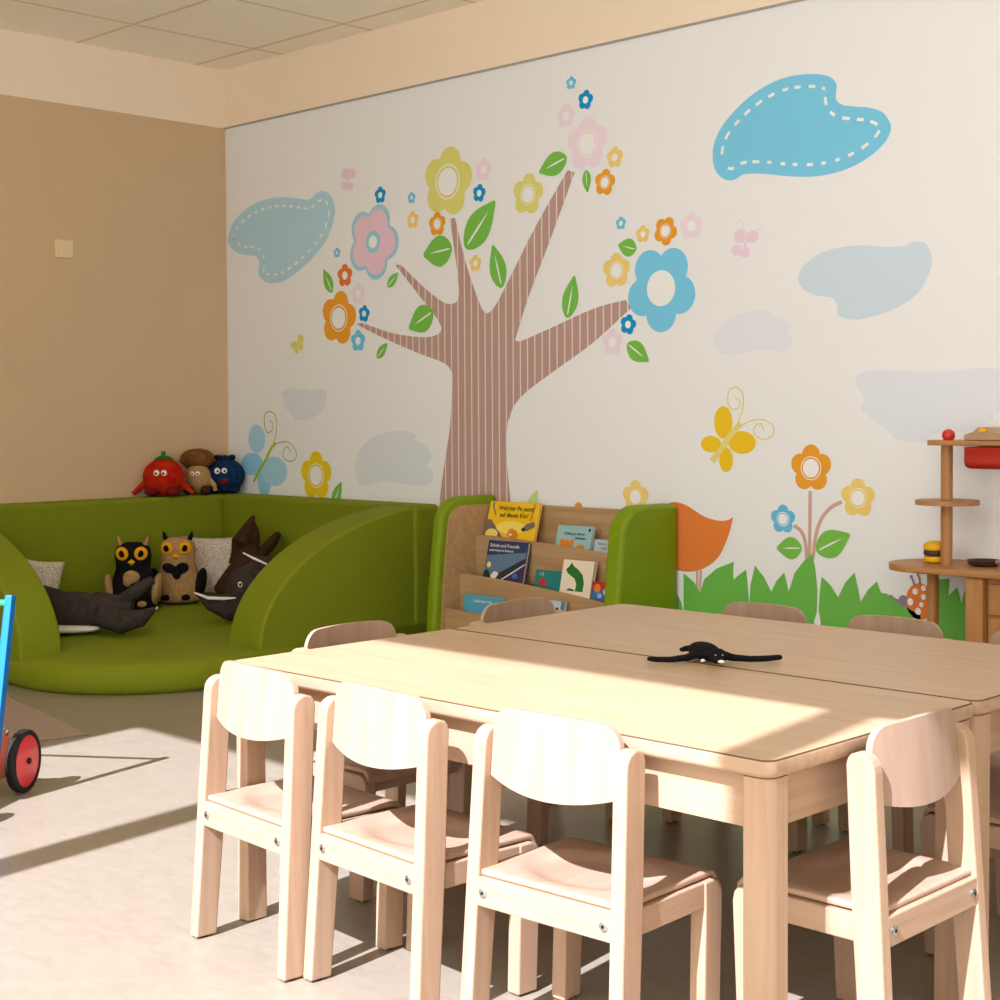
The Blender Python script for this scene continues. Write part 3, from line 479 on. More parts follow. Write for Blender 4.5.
def board(y, z, drop):
    n = 24; top = [(XL + (XRR - XL) * k / n, z - drop * (k / n) ** 1.5) for k in range(n + 1)]
    bm = bmesh.new(); prism(bm, [(XL, max(0.0, z - 0.20))] + top + [(XRR, max(0.0, z - 0.20))], 'y', y - 0.006, y + 0.006)
    bp(from_bm('front_board', bm, 'shelf_wood', bcase))
for y, z, d, y2 in ((-0.15, 0.592, 0.052, -0.034), (-0.253, 0.423, 0.072, -0.156), (-0.347, 0.275, 0.062, -0.259)):
    board(y, z, d)
    bp(box('ledge', XL, XRR, y + 0.006, y2, z - 0.105, z - 0.093, 'shelf_wood', bcase))
bp(box('plinth', XL, XRR, -0.353, -0.02, 0.0, 0.075, 'shelf_wood', bcase))

# books: each leans back in its pocket; local origin = lower front left corner of the cover
def text_mesh(s, size, parent, m, loc, align='LEFT'):
    cu = bpy.data.curves.new('t', 'FONT'); cu.body = s; cu.size = size; cu.align_x = align; cu.extrude = 0.0003
    tmp = bpy.data.objects.new('t', cu); COL.objects.link(tmp)
    dg = bpy.context.evaluated_depsgraph_get()
    me = bpy.data.meshes.new_from_object(tmp.evaluated_get(dg)); bpy.data.objects.remove(tmp); bpy.data.curves.remove(cu)
    me.materials.clear()
    return link('title', me, m, parent, loc, (PI / 2, 0, 0))
def book(label, x0, y, z0, w, h, t, lean, cover, art=(), titles=(), roll=0.0):
    seat_z = 0.506 if z0 > 0.45 else (0.337 if z0 > 0.25 else 0.189)      # top of the ledge it stands on
    h -= seat_z - z0; z0 = seat_z
    b = empty('book', (x0, y, z0)); b.rotation_euler = (-math.radians(lean), math.radians(roll), 0)
    tag(b, label, 'book', 'picture books in the display case')
    bm = bmesh.new(); add_box(bm, 0, w, 0, 0.003, 0, h); add_box(bm, 0, w, t - 0.003, t, 0, h); add_box(bm, 0, 0.003, 0.003, t - 0.003, 0, h)
    from_bm('cover', bm, cover, b)
    box('page_block', 0.003, w - 0.003, 0.003, t - 0.003, 0.003, h - 0.003, 'page_edge', b)
    if art:
        bm = bmesh.new(); ms = []
        for k, (pts, m) in enumerate(art):
            if m not in ms: ms.append(m)
            f = bm.faces.new([bm.verts.new((x * w, -0.0006 - 0.0002 * k, z * h)) for x, z in pts]); f.material_index = ms.index(m)
        for f in bm.faces:
            f.normal_update()
            if f.normal.y > 0: f.normal_flip()
        me = bpy.data.meshes.new('cover_picture'); bm.to_mesh(me); bm.free(); link('cover_picture', me, ms, b)
    for s, x, z, size, m in titles:
        text_mesh(s, size, b, m, (x * w, -0.0032, z * h))
    return b
def oval(cx, cz, rx, rz, n=18): return disc(cx, cz, rx, rz, 0, n)
book('yellow picture book with a black two line title, top left in the display case', 2.128, -0.137, 0.500, 0.308, 0.250, 0.016, 15, 'cover_yellow',
     [([(0.0, 0.3), (0.0, 0.64), (0.07, 0.66), (0.2, 0.52), (0.34, 0.36), (0.42, 0.30)], 'print_grey'), (oval(0.13, 0.38, 0.13, 0.1), 'print_lemon'), (oval(0.5, 0.52, 0.3, 0.12), 'print_lemon'),
      (oval(0.53, 0.42, 0.075, 0.085), 'print_orange'), (oval(0.6, 0.36, 0.07, 0.12), 'print_orange'), (oval(0.52, 0.39, 0.03, 0.02), 'print_white'),
      ([(0.72, 0.5), (0.8, 0.6), (0.95, 0.66), (0.98, 0.56), (0.82, 0.47)], 'print_grey'), (oval(0.76, 0.5, 0.04, 0.035), 'print_black'), ([(0.85, 0.66), (0.9, 0.98), (0.93, 0.98), (0.9, 0.66)], 'print_orange'),
      ([(0.07, 0.98), (0.07, 0.9), (0.16, 0.72), (0.17, 0.74), (0.1, 0.9), (0.1, 0.98)], 'print_grey')],
     [('Welcher Po passt', 0.2, 0.84, 0.030, 'print_black'), ('auf dieses Klo?', 0.24, 0.71, 0.030, 'print_black')])
book('dark blue picture book with a road on the cover, below the yellow book', 2.222, -0.240, 0.335, 0.242, 0.248, 0.018, 14, 'cover_navy',
     [([(0.0, 0.25), (0.0, 0.72), (1.0, 0.82), (1.0, 0.25)], 'cover_slate'), (oval(0.1, 0.55, 0.05, 0.055), 'print_lemon'), ([(0.0, 0.28), (0.0, 0.44), (0.1, 0.46), (0.22, 0.28)], 'print_dark'),
      ([(0.18, 0.36), (0.26, 0.44), (0.36, 0.42), (0.40, 0.3), (0.2, 0.28)], 'print_white'), ([(0.30, 0.28), (0.40, 0.42), (1.0, 0.72), (1.0, 0.62), (0.5, 0.28)], 'print_dark'),
      ([(0.42, 0.28), (0.47, 0.28), (1.0, 0.60), (1.0, 0.62)], 'print_white'), ([(0.5, 0.28), (1.0, 0.58), (1.0, 0.28)], 'print_purple'), (oval(0.8, 0.38, 0.07, 0.05), 'print_blue')],
     [('Schule und Freunde', 0.06, 0.88, 0.0225, 'print_white'), ('unterwegs im Sommer', 0.06, 0.80, 0.0165, 'print_white')])
book('pale blue board book with an orange bear, on the top row of the display case', 2.568, -0.137, 0.500, 0.200, 0.160, 0.018, 14, 'cover_pale_blue',
     [(oval(0.32, 0.44, 0.19, 0.15), 'print_orange'), (oval(0.17, 0.55, 0.06, 0.07), 'print_orange'), (oval(0.47, 0.55, 0.06, 0.07), 'print_orange'), (oval(0.72, 0.34, 0.14, 0.14), 'print_orange'), (oval(0.92, 0.9, 0.03, 0.05), 'print_dark')],
     [('Schlaf gut, kleiner', 0.22, 0.74, 0.017, 'print_dark'), ('Hamster', 0.55, 0.62, 0.017, 'print_dark')])
book('small pale grey blue book half hidden by the right green end of the display case', 2.790, -0.137, 0.490, 0.140, 0.118, 0.012, 12, 'cover_ice', [], [('Tiere im', 0.15, 0.78, 0.014, 'print_grey'), ('Wald', 0.3, 0.6, 0.014, 'print_grey')])
book('low teal book with a red shape, in the middle row of the display case', 2.530, -0.226, 0.318, 0.154, 0.150, 0.012, 10, 'cover_teal',
     [([(0.12, 0.55), (0.28, 0.78), (0.46, 0.58), (0.46, 0.5), (0.12, 0.5)], 'print_red')], [('1 2', 0.16, 0.82, 0.020, 'print_white')])
book('cream board book with a curved green shape on its cover, in the bookcase', 2.690, -0.243, 0.330, 0.172, 0.195, 0.020, 13, 'cover_cream',
     [([(0.12, 0.78), (0.2, 0.84), (0.28, 0.94), (0.36, 0.86), (0.5, 0.8), (0.68, 0.68), (0.76, 0.5), (0.75, 0.3), (0.5, 0.3), (0.52, 0.46), (0.44, 0.58), (0.3, 0.64), (0.18, 0.7)], 'print_green'), ([(0.2, 0.3), (0.3, 0.36), (0.45, 0.34), (0.5, 0.3)], 'print_green')])
book('small colourful book beside the cream board book, partly behind the green end', 2.868, -0.238, 0.325, 0.130, 0.118, 0.014, 10, 'print_blue',
     [([(0.0, 0.7), (0.0, 1.0), (1.0, 1.0), (1.0, 0.7)], 'print_red'), (oval(0.22, 0.74, 0.14, 0.17), 'print_orange'), (oval(0.6, 0.62, 0.12, 0.14), 'print_white'), (oval(0.75, 0.5, 0.1, 0.12), 'print_black'), (oval(0.35, 0.45, 0.1, 0.1), 'cover_pale_blue')])
book('sky blue flat book lying low in the front row of the display case', 2.182, -0.328, 0.184, 0.240, 0.160, 0.012, 12, 'cover_sky', [], [('Zauberhafte Welt', 0.25, 0.80, 0.016, 'print_white')])
book('pale blue book with a dark dot, behind the second chair at the table end', 2.585, -0.331, 0.184, 0.195, 0.175, 0.016, 12, 'cover_ice', [(oval(0.8, 0.78, 0.05, 0.06), 'print_black'), ([(0.9, 0.0), (0.9, 1.0), (1.0, 1.0), (1.0, 0.0)], 'cover_slate')])

# ------------------------------------------------------------------ tables
def make_table(label, x0, x1, y0, y1):
    H = 0.59
    t = empty('table', ((x0 + x1) / 2, (y0 + y1) / 2, 0)); w = (x1 - x0) / 2; d = (y1 - y0) / 2
    tag(t, label, 'table', 'two wooden tables pushed together')
    bm = bmesh.new(); r = 0.022
    out = []
    for cx, cy, a0 in ((w - r, d - r, 0), (-w + r, d - r, 90), (-w + r, -d + r, 180), (w - r, -d + r, 270)):
        out += [(cx + r * math.cos(math.radians(a0 + a)), cy + r * math.sin(math.radians(a0 + a))) for a in range(0, 91, 15)]
    rings = []
    for ins, z in ((0.010, H - 0.032), (0.003, H - 0.029), (0.0, H - 0.022), (0.0, H - 0.006), (0.0015, H - 0.0025), (0.0022, H - 0.0005), (0.004, H)):
        rings.append([bm.verts.new((x * (1 - ins / w), y * (1 - ins / d), z)) for x, y in out])
    n = len(out)
    for k, (a, b) in enumerate(zip(rings, rings[1:])):
        for i in range(n):
            f = bm.faces.new((a[i], a[(i + 1) % n], b[(i + 1) % n], b[i])); f.material_index = 2 if k >= 4 else 1
    bm.faces.new(rings[0][::-1]).material_index = 1
    bm.faces.new(rings[-1]).material_index = 0
    from_bm('table_top', bm, ['table_laminate', 'beech_along_x', 'laminate_line'], t, auto=50)
    lw = 0.054; ix, iy = 0.005, 0.006
    for sx in (-1, 1):
        for sy in (-1, 1):
            px, py = sx * (w - ix - lw / 2), sy * (d - iy - lw / 2)
            bm = bmesh.new(); h = lw / 2
            ro = 0.024
            pts = []
            for qx, qy, a0 in ((h, h, 0), (-h, h, 90), (-h, -h, 180), (h, -h, 270)):
                rr = ro if (qx * sx > 0 and qy * sy > 0) else 0.004
                cx, cy = qx - math.copysign(rr, qx), qy - math.copysign(rr, qy)
                pts += [(px + cx + rr * math.cos(math.radians(a0 + a)), py + cy + rr * math.sin(math.radians(a0 + a))) for a in range(0, 91, 18)]
            prism(bm, pts, 'z', 0.004, H - 0.032)
            lg = from_bm('leg', bm, 'beech_upright', t, auto=40)
            cyl('foot_glide', (px, py, 0.0), (px, py, 0.006), 0.022, 'rubber', lg, 16)
    bm = bmesh.new(); a0 = 0.030; th = 0.02; zb = H - 0.125
    for sy in (-1, 1):
        y = sy * (d - iy - a0); add_box(bm, -w + ix + lw, w - ix - lw, min(y, y - sy * th), max(y, y - sy * th), zb, H - 0.032)
    for sx in (-1, 1):
        x = sx * (w - ix - a0); add_box(bm, min(x, x - sx * th), max(x, x - sx * th), -d + iy + lw, d - iy - lw, zb, H - 0.032, 1)
    from_bm('apron', bm, ['beech_along_x', 'beech_along_y'], t)
    return t
make_table('front wooden table of the pair, half in sunlight, nearest the camera', 4.184, 5.655, -3.003, -2.306)
make_table('rear shaded wooden table of the pair, nearer the mural wall', 4.184, 5.655, -2.302, -1.605)

# ------------------------------------------------------------------ children's chairs (front = +y, rear face of the legs at y = 0)
def make_chair():
    c = empty('child_chair')
    W = 0.176
    back = [(-0.037, 0.004), (-0.002, 0.545), (0.0, 0.556), (0.005, 0.565), (0.012, 0.571), (0.022, 0.5755), (0.034, 0.576), (0.044, 0.573), (0.050, 0.566), (0.053, 0.555), (0.038, 0.30), (0.014, 0.004)]
    front = [(0.222, 0.004), (0.231, 0.252), (0.231, 0.301), (0.262, 0.302), (0.275, 0.297), (0.283, 0.287), (0.286, 0.270), (0.273, 0.004)]
    for s in (-1, 1):
        for pts, th, gy, spl in ((back, 0.030, -0.012, 0.012), (front, 0.034, 0.247, 0.004)):
            bm = bmesh.new(); a, b = (s * W, s * (W - th)); prism(bm, pts, 'x', min(a, b), max(a, b))
            bmesh.ops.recalc_face_normals(bm, faces=bm.faces)
            ed = [e for e in bm.edges if e.is_manifold and e.calc_face_angle() > 1.2]
            bmesh.ops.bevel(bm, geom=ed, offset=0.0035, segments=2, profile=0.5, affect='EDGES', clamp_overlap=True)
            for v in bm.verts: v.co.x += s * spl * (1 - v.co.z / 0.576)
            lg = from_bm('leg', bm, 'beech_upright', c)
            cyl('foot_glide', (s * (W - th / 2 + spl), gy, 0.0), (s * (W - th / 2 + spl), gy, 0.006), 0.011, 'rubber', lg, 12)
    bm = bmesh.new()
    add_box(bm, -W + 0.020, W - 0.020, -0.0180, 0.014, 0.250, 0.3035)
    for s in (-1, 1):
        a, b = s * W, s * (W - 0.028); add_box(bm, min(a, b) + 0.001, max(a, b) - 0.001, 0.025, 0.235, 0.254, 0.301, 1)
    add_box(bm, -W + 0.034, W - 0.034, 0.245, 0.265, 0.254, 0.296)
    bev(bm, 0.003, 2)
    from_bm('seat_frame', bm, ['beech_along_x', 'beech_along_y'], c)
    for s in (-1, 1):
        bo = lathe('bolt', [(0.0085, 0.0), (0.0085, 0.003), (0.0065, 0.0042)], 'steel', c, 14)
        bo.location = (s * (W - 0.037), -0.0180, 0.277); bo.rotation_euler = (PI / 2, 0, 0)
        h = lathe('socket', [(0.0035, 0.0041), (0.0035, 0.0046)], 'dark_hole', bo, 6)
    # dished seat that rolls over at the front
    bm = bmesh.new(); nx, ny = 26, 26; top = []; hw = W - 0.008
    def edge(y):
        return hw - (0.012 - math.sqrt(max(0, 0.012 ** 2 - max(0, (0.0 + 0.012) - y) ** 2)) if y < 0.012 else 0)
    for j in range(ny + 1):
        v = j / ny; y = -0.008 + 0.270 * min(v / 0.86, 1.0) if v <= 0.86 else None
        row = []
        for i in range(nx + 1):
            u = -1 + 2 * i / nx
            if y is not None:
                e = max(0.0, 1 - ((u * hw) / 0.145) ** 2 - ((y - 0.125) / 0.105) ** 2); z = 0.316 - 0.012 * min(1.0, e * 1.8)
                p = (u * hw, y, z)
            else:
                a = (v - 0.86) / 0.14 * math.radians(150); p = (u * (hw), 0.262 + 0.024 * math.sin(a), 0.316 - 0.024 + 0.024 * math.cos(a))
            row.append(bm.verts.new(p))
        top.append(row)
    for j in range(ny):
        for i in range(nx): bm.faces.new((top[j][i], top[j][i + 1], top[j + 1][i + 1], top[j + 1][i]))
    st = from_bm('seat', bm, 'beech_seat', c, smooth=True)
    so = st.modifiers.new('ply', 'SOLIDIFY'); so.thickness = 0.012; so.offset = -1 if st.data.polygons[0].normal.z > 0 else 1
    bv = st.modifiers.new('edge', 'BEVEL'); bv.width = 0.004; bv.segments = 2; bv.limit_method = 'ANGLE'; bv.angle_limit = 0.9
    # curved plywood backrest between the rear legs
    bm = bmesh.new(); n = 28; m_ = 10; X = W - 0.030; rows = []
    for i in range(n + 1):
        t = -math.cos(PI * i / n); x = t * X; t2 = t * t
        hi = 0.618 - 0.006 * t2; r = 0.040; q = abs(x) - (X - r)
        if q > 0: hi -= r - math.sqrt(max(0.0, r * r - q * q))
        lo = 0.466 + 0.022 * t2
        col = []
        for j in range(m_ + 1):
            z = lo + (hi - lo) * j / m_
            y = 0.016 - 0.020 * (1 - t2) + (z - 0.53) * 0.10
            col.append((bm.verts.new((x, y, z)), bm.verts.new((x, y + 0.012, z))))
        rows.append(col)
    for i in range(n):
        for j in range(m_):
            for k in (0, 1): bm.faces.new((rows[i][j][k], rows[i + 1][j][k], rows[i + 1][j + 1][k], rows[i][j + 1][k]))
        for j in (0, m_): bm.faces.new((rows[i][j][0], rows[i + 1][j][0], rows[i + 1][j][1], rows[i][j][1]))
    for i in (0, n):
        for j in range(m_): bm.faces.new((rows[i][j][0], rows[i][j][1], rows[i][j + 1][1], rows[i][j + 1][0]))
    from_bm('backrest', bm, 'beech_plywood', c, auto=45)
    return c
proto = make_chair()
CH = [  # x, y, heading, label   (x, y = middle of the rear edge)
    (4.413, -3.118, -0.075, 'leftmost child chair on the sunlit long side of the front table'),
    (4.797, -3.106, -0.07, 'middle child chair of the three on the sunlit long side of the front table'),
    (5.231, -3.070, 0.045, 'third child chair on the sunlit side, closest to the front table leg'),
    (5.72, -2.622, 90.0, 'child chair at the right end of the front table, in streaks of sun'),
    (5.72, -1.95, 90.0, 'child chair at the right end of the rear table, cut by the picture edge'),
    (4.055, -2.552, -90.0, 'left end child chair at the front table, backrest before the green sofa'),
    (4.04, -1.925, -90.0, 'left end child chair at the rear table, backrest before the bookcase'),
    (4.565, -1.415, 180.0, 'far side child chair under the orange bird and grass, left of three'),
    (4.978, -1.415, 180.0, 'far side child chair in the middle, in front of the printed ladybird'),
    (5.385, -1.415, 180.0, 'far side child chair in front of the toy kitchen, cut by the picture edge')]
for k, (x, y, a, lab) in enumerate(CH):
    o = proto if k == 0 else copy_tree(proto)
    o.location = (x, y, 0); o.rotation_euler = (0, 0, a if abs(a) < 1 else math.radians(a))
    tag(o, lab, 'chair', 'child chairs around the tables')
    if a == 180.0: o.scale = (0.95, 1.0, 0.978)

# ------------------------------------------------------------------ black plush monkey lying on the tables
mk = empty('plush_monkey', (5.014, -2.292, 0.5925), math.radians(44.4))
tag(mk, 'black long armed plush monkey lying face down across the table joint', 'plush toy')
mk.scale = (0.95, 0.95, 0.76)
def f(bm):
    add_ell(bm, (-0.012, 0.055, 0.024), (0.034, 0.062, 0.026), (0, 0, 0.25))
    add_tube(bm, [(0.02, 0.03, 0.020), (0.05, 0.012, 0.012), (0.09, 0.0, 0.010), (0.125, 0.0, 0.011), (0.158, 0.008, 0.013)], [0.014, 0.011, 0.0095, 0.0095, 0.0085])
    add_ell(bm, (0.158, 0.008, 0.013), (0.009, 0.009, 0.0085))
    add_tube(bm, [(-0.03, 0.035, 0.020), (-0.055, 0.018, 0.012), (-0.095, -0.002, 0.010), (-0.13, 0.0, 0.010), (-0.152, 0.006, 0.011)], [0.014, 0.011, 0.0095, 0.0085, 0.0065])
    add_tube(bm, [(-0.02, 0.10, 0.025), (-0.05, 0.11, 0.02), (-0.062, 0.10, 0.018)], [0.012, 0.009, 0.007])
    add_tube(bm, [(0.0, 0.11, 0.018), (0.02, 0.14, 0.012)], [0.012, 0.008])
soft('body', f, 'black_plush', mk, 0.0032, 3)
hd = soft('head', lambda bm: (add_ell(bm, (0.010, -0.024, 0.024), (0.022, 0.020, 0.023)), add_ell(bm, (0.012, -0.042, 0.015), (0.013, 0.010, 0.010))), 'black_plush', mk, 0.003, 2)
ell('muzzle_patch', (0.014, -0.0505, 0.013), (0.008, 0.003, 0.005), 'white_felt', hd)
for s in (-1, 1): ell('eye', (0.010 + s * 0.008, -0.0425, 0.030), (0.0022, 0.002, 0.0022), 'steel', hd, seg=10, rings=6)
ell('hand_pad', (-0.022, -0.004, 0.007), (0.006, 0.004, 0.0045), 'white_felt', mk)

# ------------------------------------------------------------------ toys on and in the sofa
def eye_pair(par, cx, y, z, r, gap, look=0.0):
    for s in (-1, 1):
        e = ell('eye', (cx + s * gap, y, z), (r, r * 0.45, r * 1.05), 'white_felt', par)
        ell('pupil', (cx + s * gap + look, y - r * 0.40, z - r * 0.1), (r * 0.38, r * 0.2, r * 0.4), 'pupil', e, seg=12, rings=8)

tm = empty('plush_tomato', (0.095, -0.485, 0.712), math.radians(48))
tag(tm, 'red plush tomato with a green stalk and googly eyes on top of the sofa back', 'plush toy', 'plush fruit and vegetable toys on the sofa back')
soft('body', lambda bm: add_ell(bm, (0, 0, 0.098), (0.112, 0.090, 0.100)), 'red_plush', tm, 0.008, 2)
for s in (-1, 1):
    bm = bmesh.new(); add_tube(bm, [(s * 0.085, -0.01, 0.08), (s * 0.12, -0.02, 0.045), (s * 0.158, -0.02, 0.012)], [0.017, 0.016, 0.012]); from_bm('arm', bm, 'red_plush', tm, auto=60)
    ell('foot', (s * 0.055, -0.05, 0.025), (0.040, 0.050, 0.025), 'dark_red_plush', tm)
bm = bmesh.new(); add_tube(bm, [(0, 0, 0.185), (0.0, 0, 0.235)], [0.014, 0.011])
for k in range(5):
    a = 2 * PI * k / 5; add_tube(bm, [(0, 0, 0.196), (0.026 * math.cos(a), 0.026 * math.sin(a), 0.200), (0.055 * math.cos(a), 0.050 * math.sin(a), 0.190)], [0.012, 0.011, 0.003], 8)
from_bm('stalk', bm, 'leaf_felt', tm, auto=60)
eye_pair(tm, -0.005, -0.083, 0.122, 0.016, 0.019, -0.003)

ms = empty('plush_mushroom', (0.085, -0.265, 0.711), math.radians(48))
tag(ms, 'plush mushroom with brown cap and beige face between red tomato and blue berry', 'plush toy', 'plush fruit and vegetable toys on the sofa back')
soft('body', lambda bm: (add_ell(bm, (0.005, -0.01, 0.085), (0.070, 0.062, 0.082))), 'tan_plush', ms, 0.007, 2)
soft('cap', lambda bm: (add_ell(bm, (0.0, 0.01, 0.190), (0.095, 0.070, 0.056))), 'mushroom_cap', ms, 0.007, 2)
for s in (-1, 1):
    ell('foot', (0.005 + s * 0.045, -0.055, 0.024), (0.028, 0.036, 0.024), 'brown_plush', ms)
    bm = bmesh.new(); add_tube(bm, [(0.005 + s * 0.058, -0.02, 0.08), (0.005 + s * 0.088, -0.03, 0.045), (0.005 + s * 0.094, -0.035, 0.018)], [0.016, 0.015, 0.012]); from_bm('arm', bm, 'tan_plush', ms, auto=60)
eye_pair(ms, -0.004, -0.068, 0.112, 0.0125, 0.015)

br = empty('plush_blueberry', (0.115, -0.105, 0.712), math.radians(46))
tag(br, 'dark blue plush berry with googly eyes in the corner of the sofa back', 'plush toy', 'plush fruit and vegetable toys on the sofa back')
soft('body', lambda bm: add_ell(bm, (0, 0, 0.094), (0.108, 0.085, 0.096)), 'blue_plush', br, 0.008, 2)
bm = bmesh.new()
for k in range(5):
    a = 2 * PI * k / 5 + 0.5; add_tube(bm, [(0.028 * math.cos(a), 0.028 * math.sin(a), 0.178), (0.048 * math.cos(a), 0.04 * math.sin(a), 0.196), (0.058 * math.cos(a), 0.048 * math.sin(a), 0.202)], [0.020, 0.016, 0.005], 8)
from_bm('crown', bm, 'navy_plush', br, auto=60)
for s in (-1, 1):
    ell('foot', (s * 0.05, -0.05, 0.022), (0.036, 0.040, 0.022), 'navy_plush', br)
ell('mouth', (0.005, -0.080, 0.065), (0.022, 0.012, 0.016), 'dark_red_plush', br)
eye_pair(br, -0.012, -0.078, 0.122, 0.016, 0.019, 0.003)

def owl(label, loc, rz, body_m, alt_m, ear_m, patch):
    o = empty('plush_owl', loc, math.radians(rz)); tag(o, label, 'plush toy', 'plush owls on the corner sofa')
    H = 0.335
    prof = [(0.0, 0.085, 0.05), (0.02, 0.115, 0.075), (0.08, 0.128, 0.088), (0.22, 0.132, 0.088), (0.38, 0.122, 0.078), (0.52, 0.102, 0.066), (0.62, 0.092, 0.06), (0.70, 0.094, 0.06), (0.80, 0.100, 0.06), (0.90, 0.094, 0.055), (0.96, 0.076, 0.045), (1.0, 0.04, 0.02)]
    bm = bmesh.new(); rings = []; n = 28
    for z, w, d in prof: rings.append([bm.verts.new((w * 0.92 * math.cos(2 * PI * k / n), d * math.sin(2 * PI * k / n), z * H)) for k in range(n)])
    for a, b in zip(rings, rings[1:]):
        for k in range(n): bm.faces.new((a[k], a[(k + 1) % n], b[(k + 1) % n], b[k]))
    bm.faces.new(rings[0][::-1]); bm.faces.new(rings[-1])
    from_bm('body', bm, body_m, o, smooth=True)
    for s in (-1, 1):
        bm = bmesh.new(); add_tube(bm, [(s * 0.055, 0, H * 0.93), (s * 0.068, 0.0, H * 1.02), (s * 0.073, 0.0, H * 1.085)], [0.025, 0.017, 0.007], 10, flat=0.6); from_bm('ear', bm, ear_m, o, auto=60)
        ell('wing', (s * 0.110, 0.004, H * 0.27), (0.030, 0.066, 0.088), alt_m, o, (0, s * 0.22, 0))
        e = ell('eye', (s * 0.046, -0.059, H * 0.845), (0.033, 0.010, 0.034), 'yellow_felt', o, (0.1, 0, s * 0.25))
        ell('pupil', (s * 0.045, -0.0685, H * 0.845), (0.0165, 0.004, 0.018), 'pupil', e, seg=14, rings=8)
        ell('foot_patch', (s * 0.050, -0.078, H * 0.10), (0.024, 0.016, 0.016), alt_m, o)
    bm = bmesh.new()
    vs = [bm.verts.new(p) for p in ((-0.019, -0.062, H * 0.72), (0.0, -0.062, H * 0.765), (0.019, -0.062, H * 0.72), (0, -0.062, H * 0.665), (0, -0.076, H * 0.71))]
    for i in range(4): bm.faces.new((vs[i], vs[(i + 1) % 4], vs[4]))
    bm.faces.new(vs[:4]); from_bm('beak', bm, 'yellow_felt', o)
    if patch == 'bow': 
        soft('bow', lambda bm: (add_ell(bm, (-0.033, -0.072, H * 0.545), (0.036, 0.014, 0.026), (0, 0.35, 0)), add_ell(bm, (0.033, -0.072, H * 0.545), (0.036, 0.014, 0.028), (0, -0.35, 0)), add_ell(bm, (0.006, -0.078, H * 0.47), (0.024, 0.012, 0.034))), alt_m, o, 0.005, 2)
    else:
        soft('chest_patch', lambda bm: (add_ell(bm, (0.0, -0.070, H * 0.50), (0.042, 0.014, 0.034)), add_ell(bm, (-0.02, -0.074, H * 0.44), (0.022, 0.012, 0.03))), alt_m, o, 0.005, 2)
    return o
owl('black plush owl with tan wings and yellow ringed eyes, left of the tan owl', (0.405, -0.872, 0.172), 50, 'black_plush', 'tan_plush', 'tan_plush', 'patch')
owl('tan plush owl with black wings and a black bow, right of the black owl', (0.392, -0.600, 0.180), 46, 'tan_plush', 'black_plush', 'black_plush', 'bow')

def pillow(label, loc, size, rot, group='patterned pale cushions on the corner sofa'):
    w, h, t = size; bm = bmesh.new(); n = 18; rows = []
    for side in (1, -1):
        g = []
        for j in range(n + 1):
            r = []
            for i in range(n + 1):
                u = -1 + 2 * i / n; v = -1 + 2 * j / n
                k = (max(0, 1 - u ** 4) * max(0, 1 - v ** 4)) ** 0.6
                pin = 1 - 0.10 * (1 - v * v) * abs(u) ** 3; pin2 = 1 - 0.10 * (1 - u * u) * abs(v) ** 3
                r.append(bm.verts.new((u * w / 2 * pin, side * t / 2 * k, v * h / 2 * pin2)))
            g.append(r)
        rows.append(g)
        for j in range(n):
            for i in range(n): bm.faces.new((g[j][i], g[j][i + 1], g[j + 1][i + 1], g[j + 1][i]))
    bmesh.ops.remove_doubles(bm, verts=bm.verts, dist=1e-5)
    o = from_bm('cushion', bm, 'cushion_cloth', None, smooth=True, loc=loc, rot=rot)
    return tag(o, label, 'cushion', group)
pillow('pale patterned cushion leaning in the sofa corner behind the tan owl', (0.352, -0.365, 0.345), (0.40, 0.33, 0.12), (-0.25, 0, math.radians(42)))
pillow('pale patterned cushion at the left end of the sofa, partly behind the left arm', (0.275, -1.345, 0.320), (0.27, 0.27, 0.10), (-0.22, 0.16, math.radians(66)))

wh = empty('plush_whale', (0.785, -1.378, 0.150), math.radians(44)); wh.scale = (1.2, 1.2, 1.25)
tag(wh, 'charcoal plush whale lying on the seat mat, tail flukes raised before the owls', 'plush toy')
soft('body', lambda bm: (add_ell(bm, (-0.03, 0, 0.075), (0.17, 0.085, 0.074)), add_ell(bm, (-0.13, 0, 0.07), (0.10, 0.085, 0.068)),
     add_tube(bm, [(0.05, 0, 0.085), (0.14, 0.0, 0.09), (0.19, 0.0, 0.085)], [0.065, 0.045, 0.036])), 'charcoal_plush', wh, 0.007, 4)
soft('tail_fluke', lambda bm: (add_tube(bm, [(0.13, 0.0, 0.10), (0.20, 0.01, 0.145), (0.265, 0.02, 0.190)], [0.036, 0.040, 0.024], 14, flat=0.7)), 'charcoal_plush', wh, 0.006, 2)
soft('tail_fluke', lambda bm: (add_tube(bm, [(0.09, -0.05, 0.065), (0.17, -0.08, 0.045), (0.24, -0.08, 0.060), (0.30, -0.07, 0.098)], [0.050, 0.048, 0.036, 0.006], 14, flat=0.9)), 'charcoal_plush', wh, 0.006, 2)
soft('flipper', lambda bm: (add_tube(bm, [(-0.05, 0.05, 0.10), (-0.14, 0.09, 0.13), (-0.23, 0.11, 0.165)], [0.04, 0.036, 0.012], 12, flat=0.6)), 'charcoal_plush', wh, 0.006, 2)
ell('belly', (-0.06, -0.045, 0.018), (0.14, 0.055, 0.017), 'white_felt', wh)
bm = bmesh.new(); add_tube(bm, [(0.20, -0.088, 0.028), (0.26, -0.082, 0.055), (0.302, -0.073, 0.098)], [0.004, 0.004, 0.003], 8); from_bm('seam_piping', bm, 'white_felt', wh, auto=60)
e = ell('eye', (-0.122, -0.082, 0.092), (0.011, 0.005, 0.011), 'white_felt', wh); ell('pupil', (-0.122, -0.087, 0.092), (0.006, 0.003, 0.006), 'pupil', e, seg=12, rings=8)

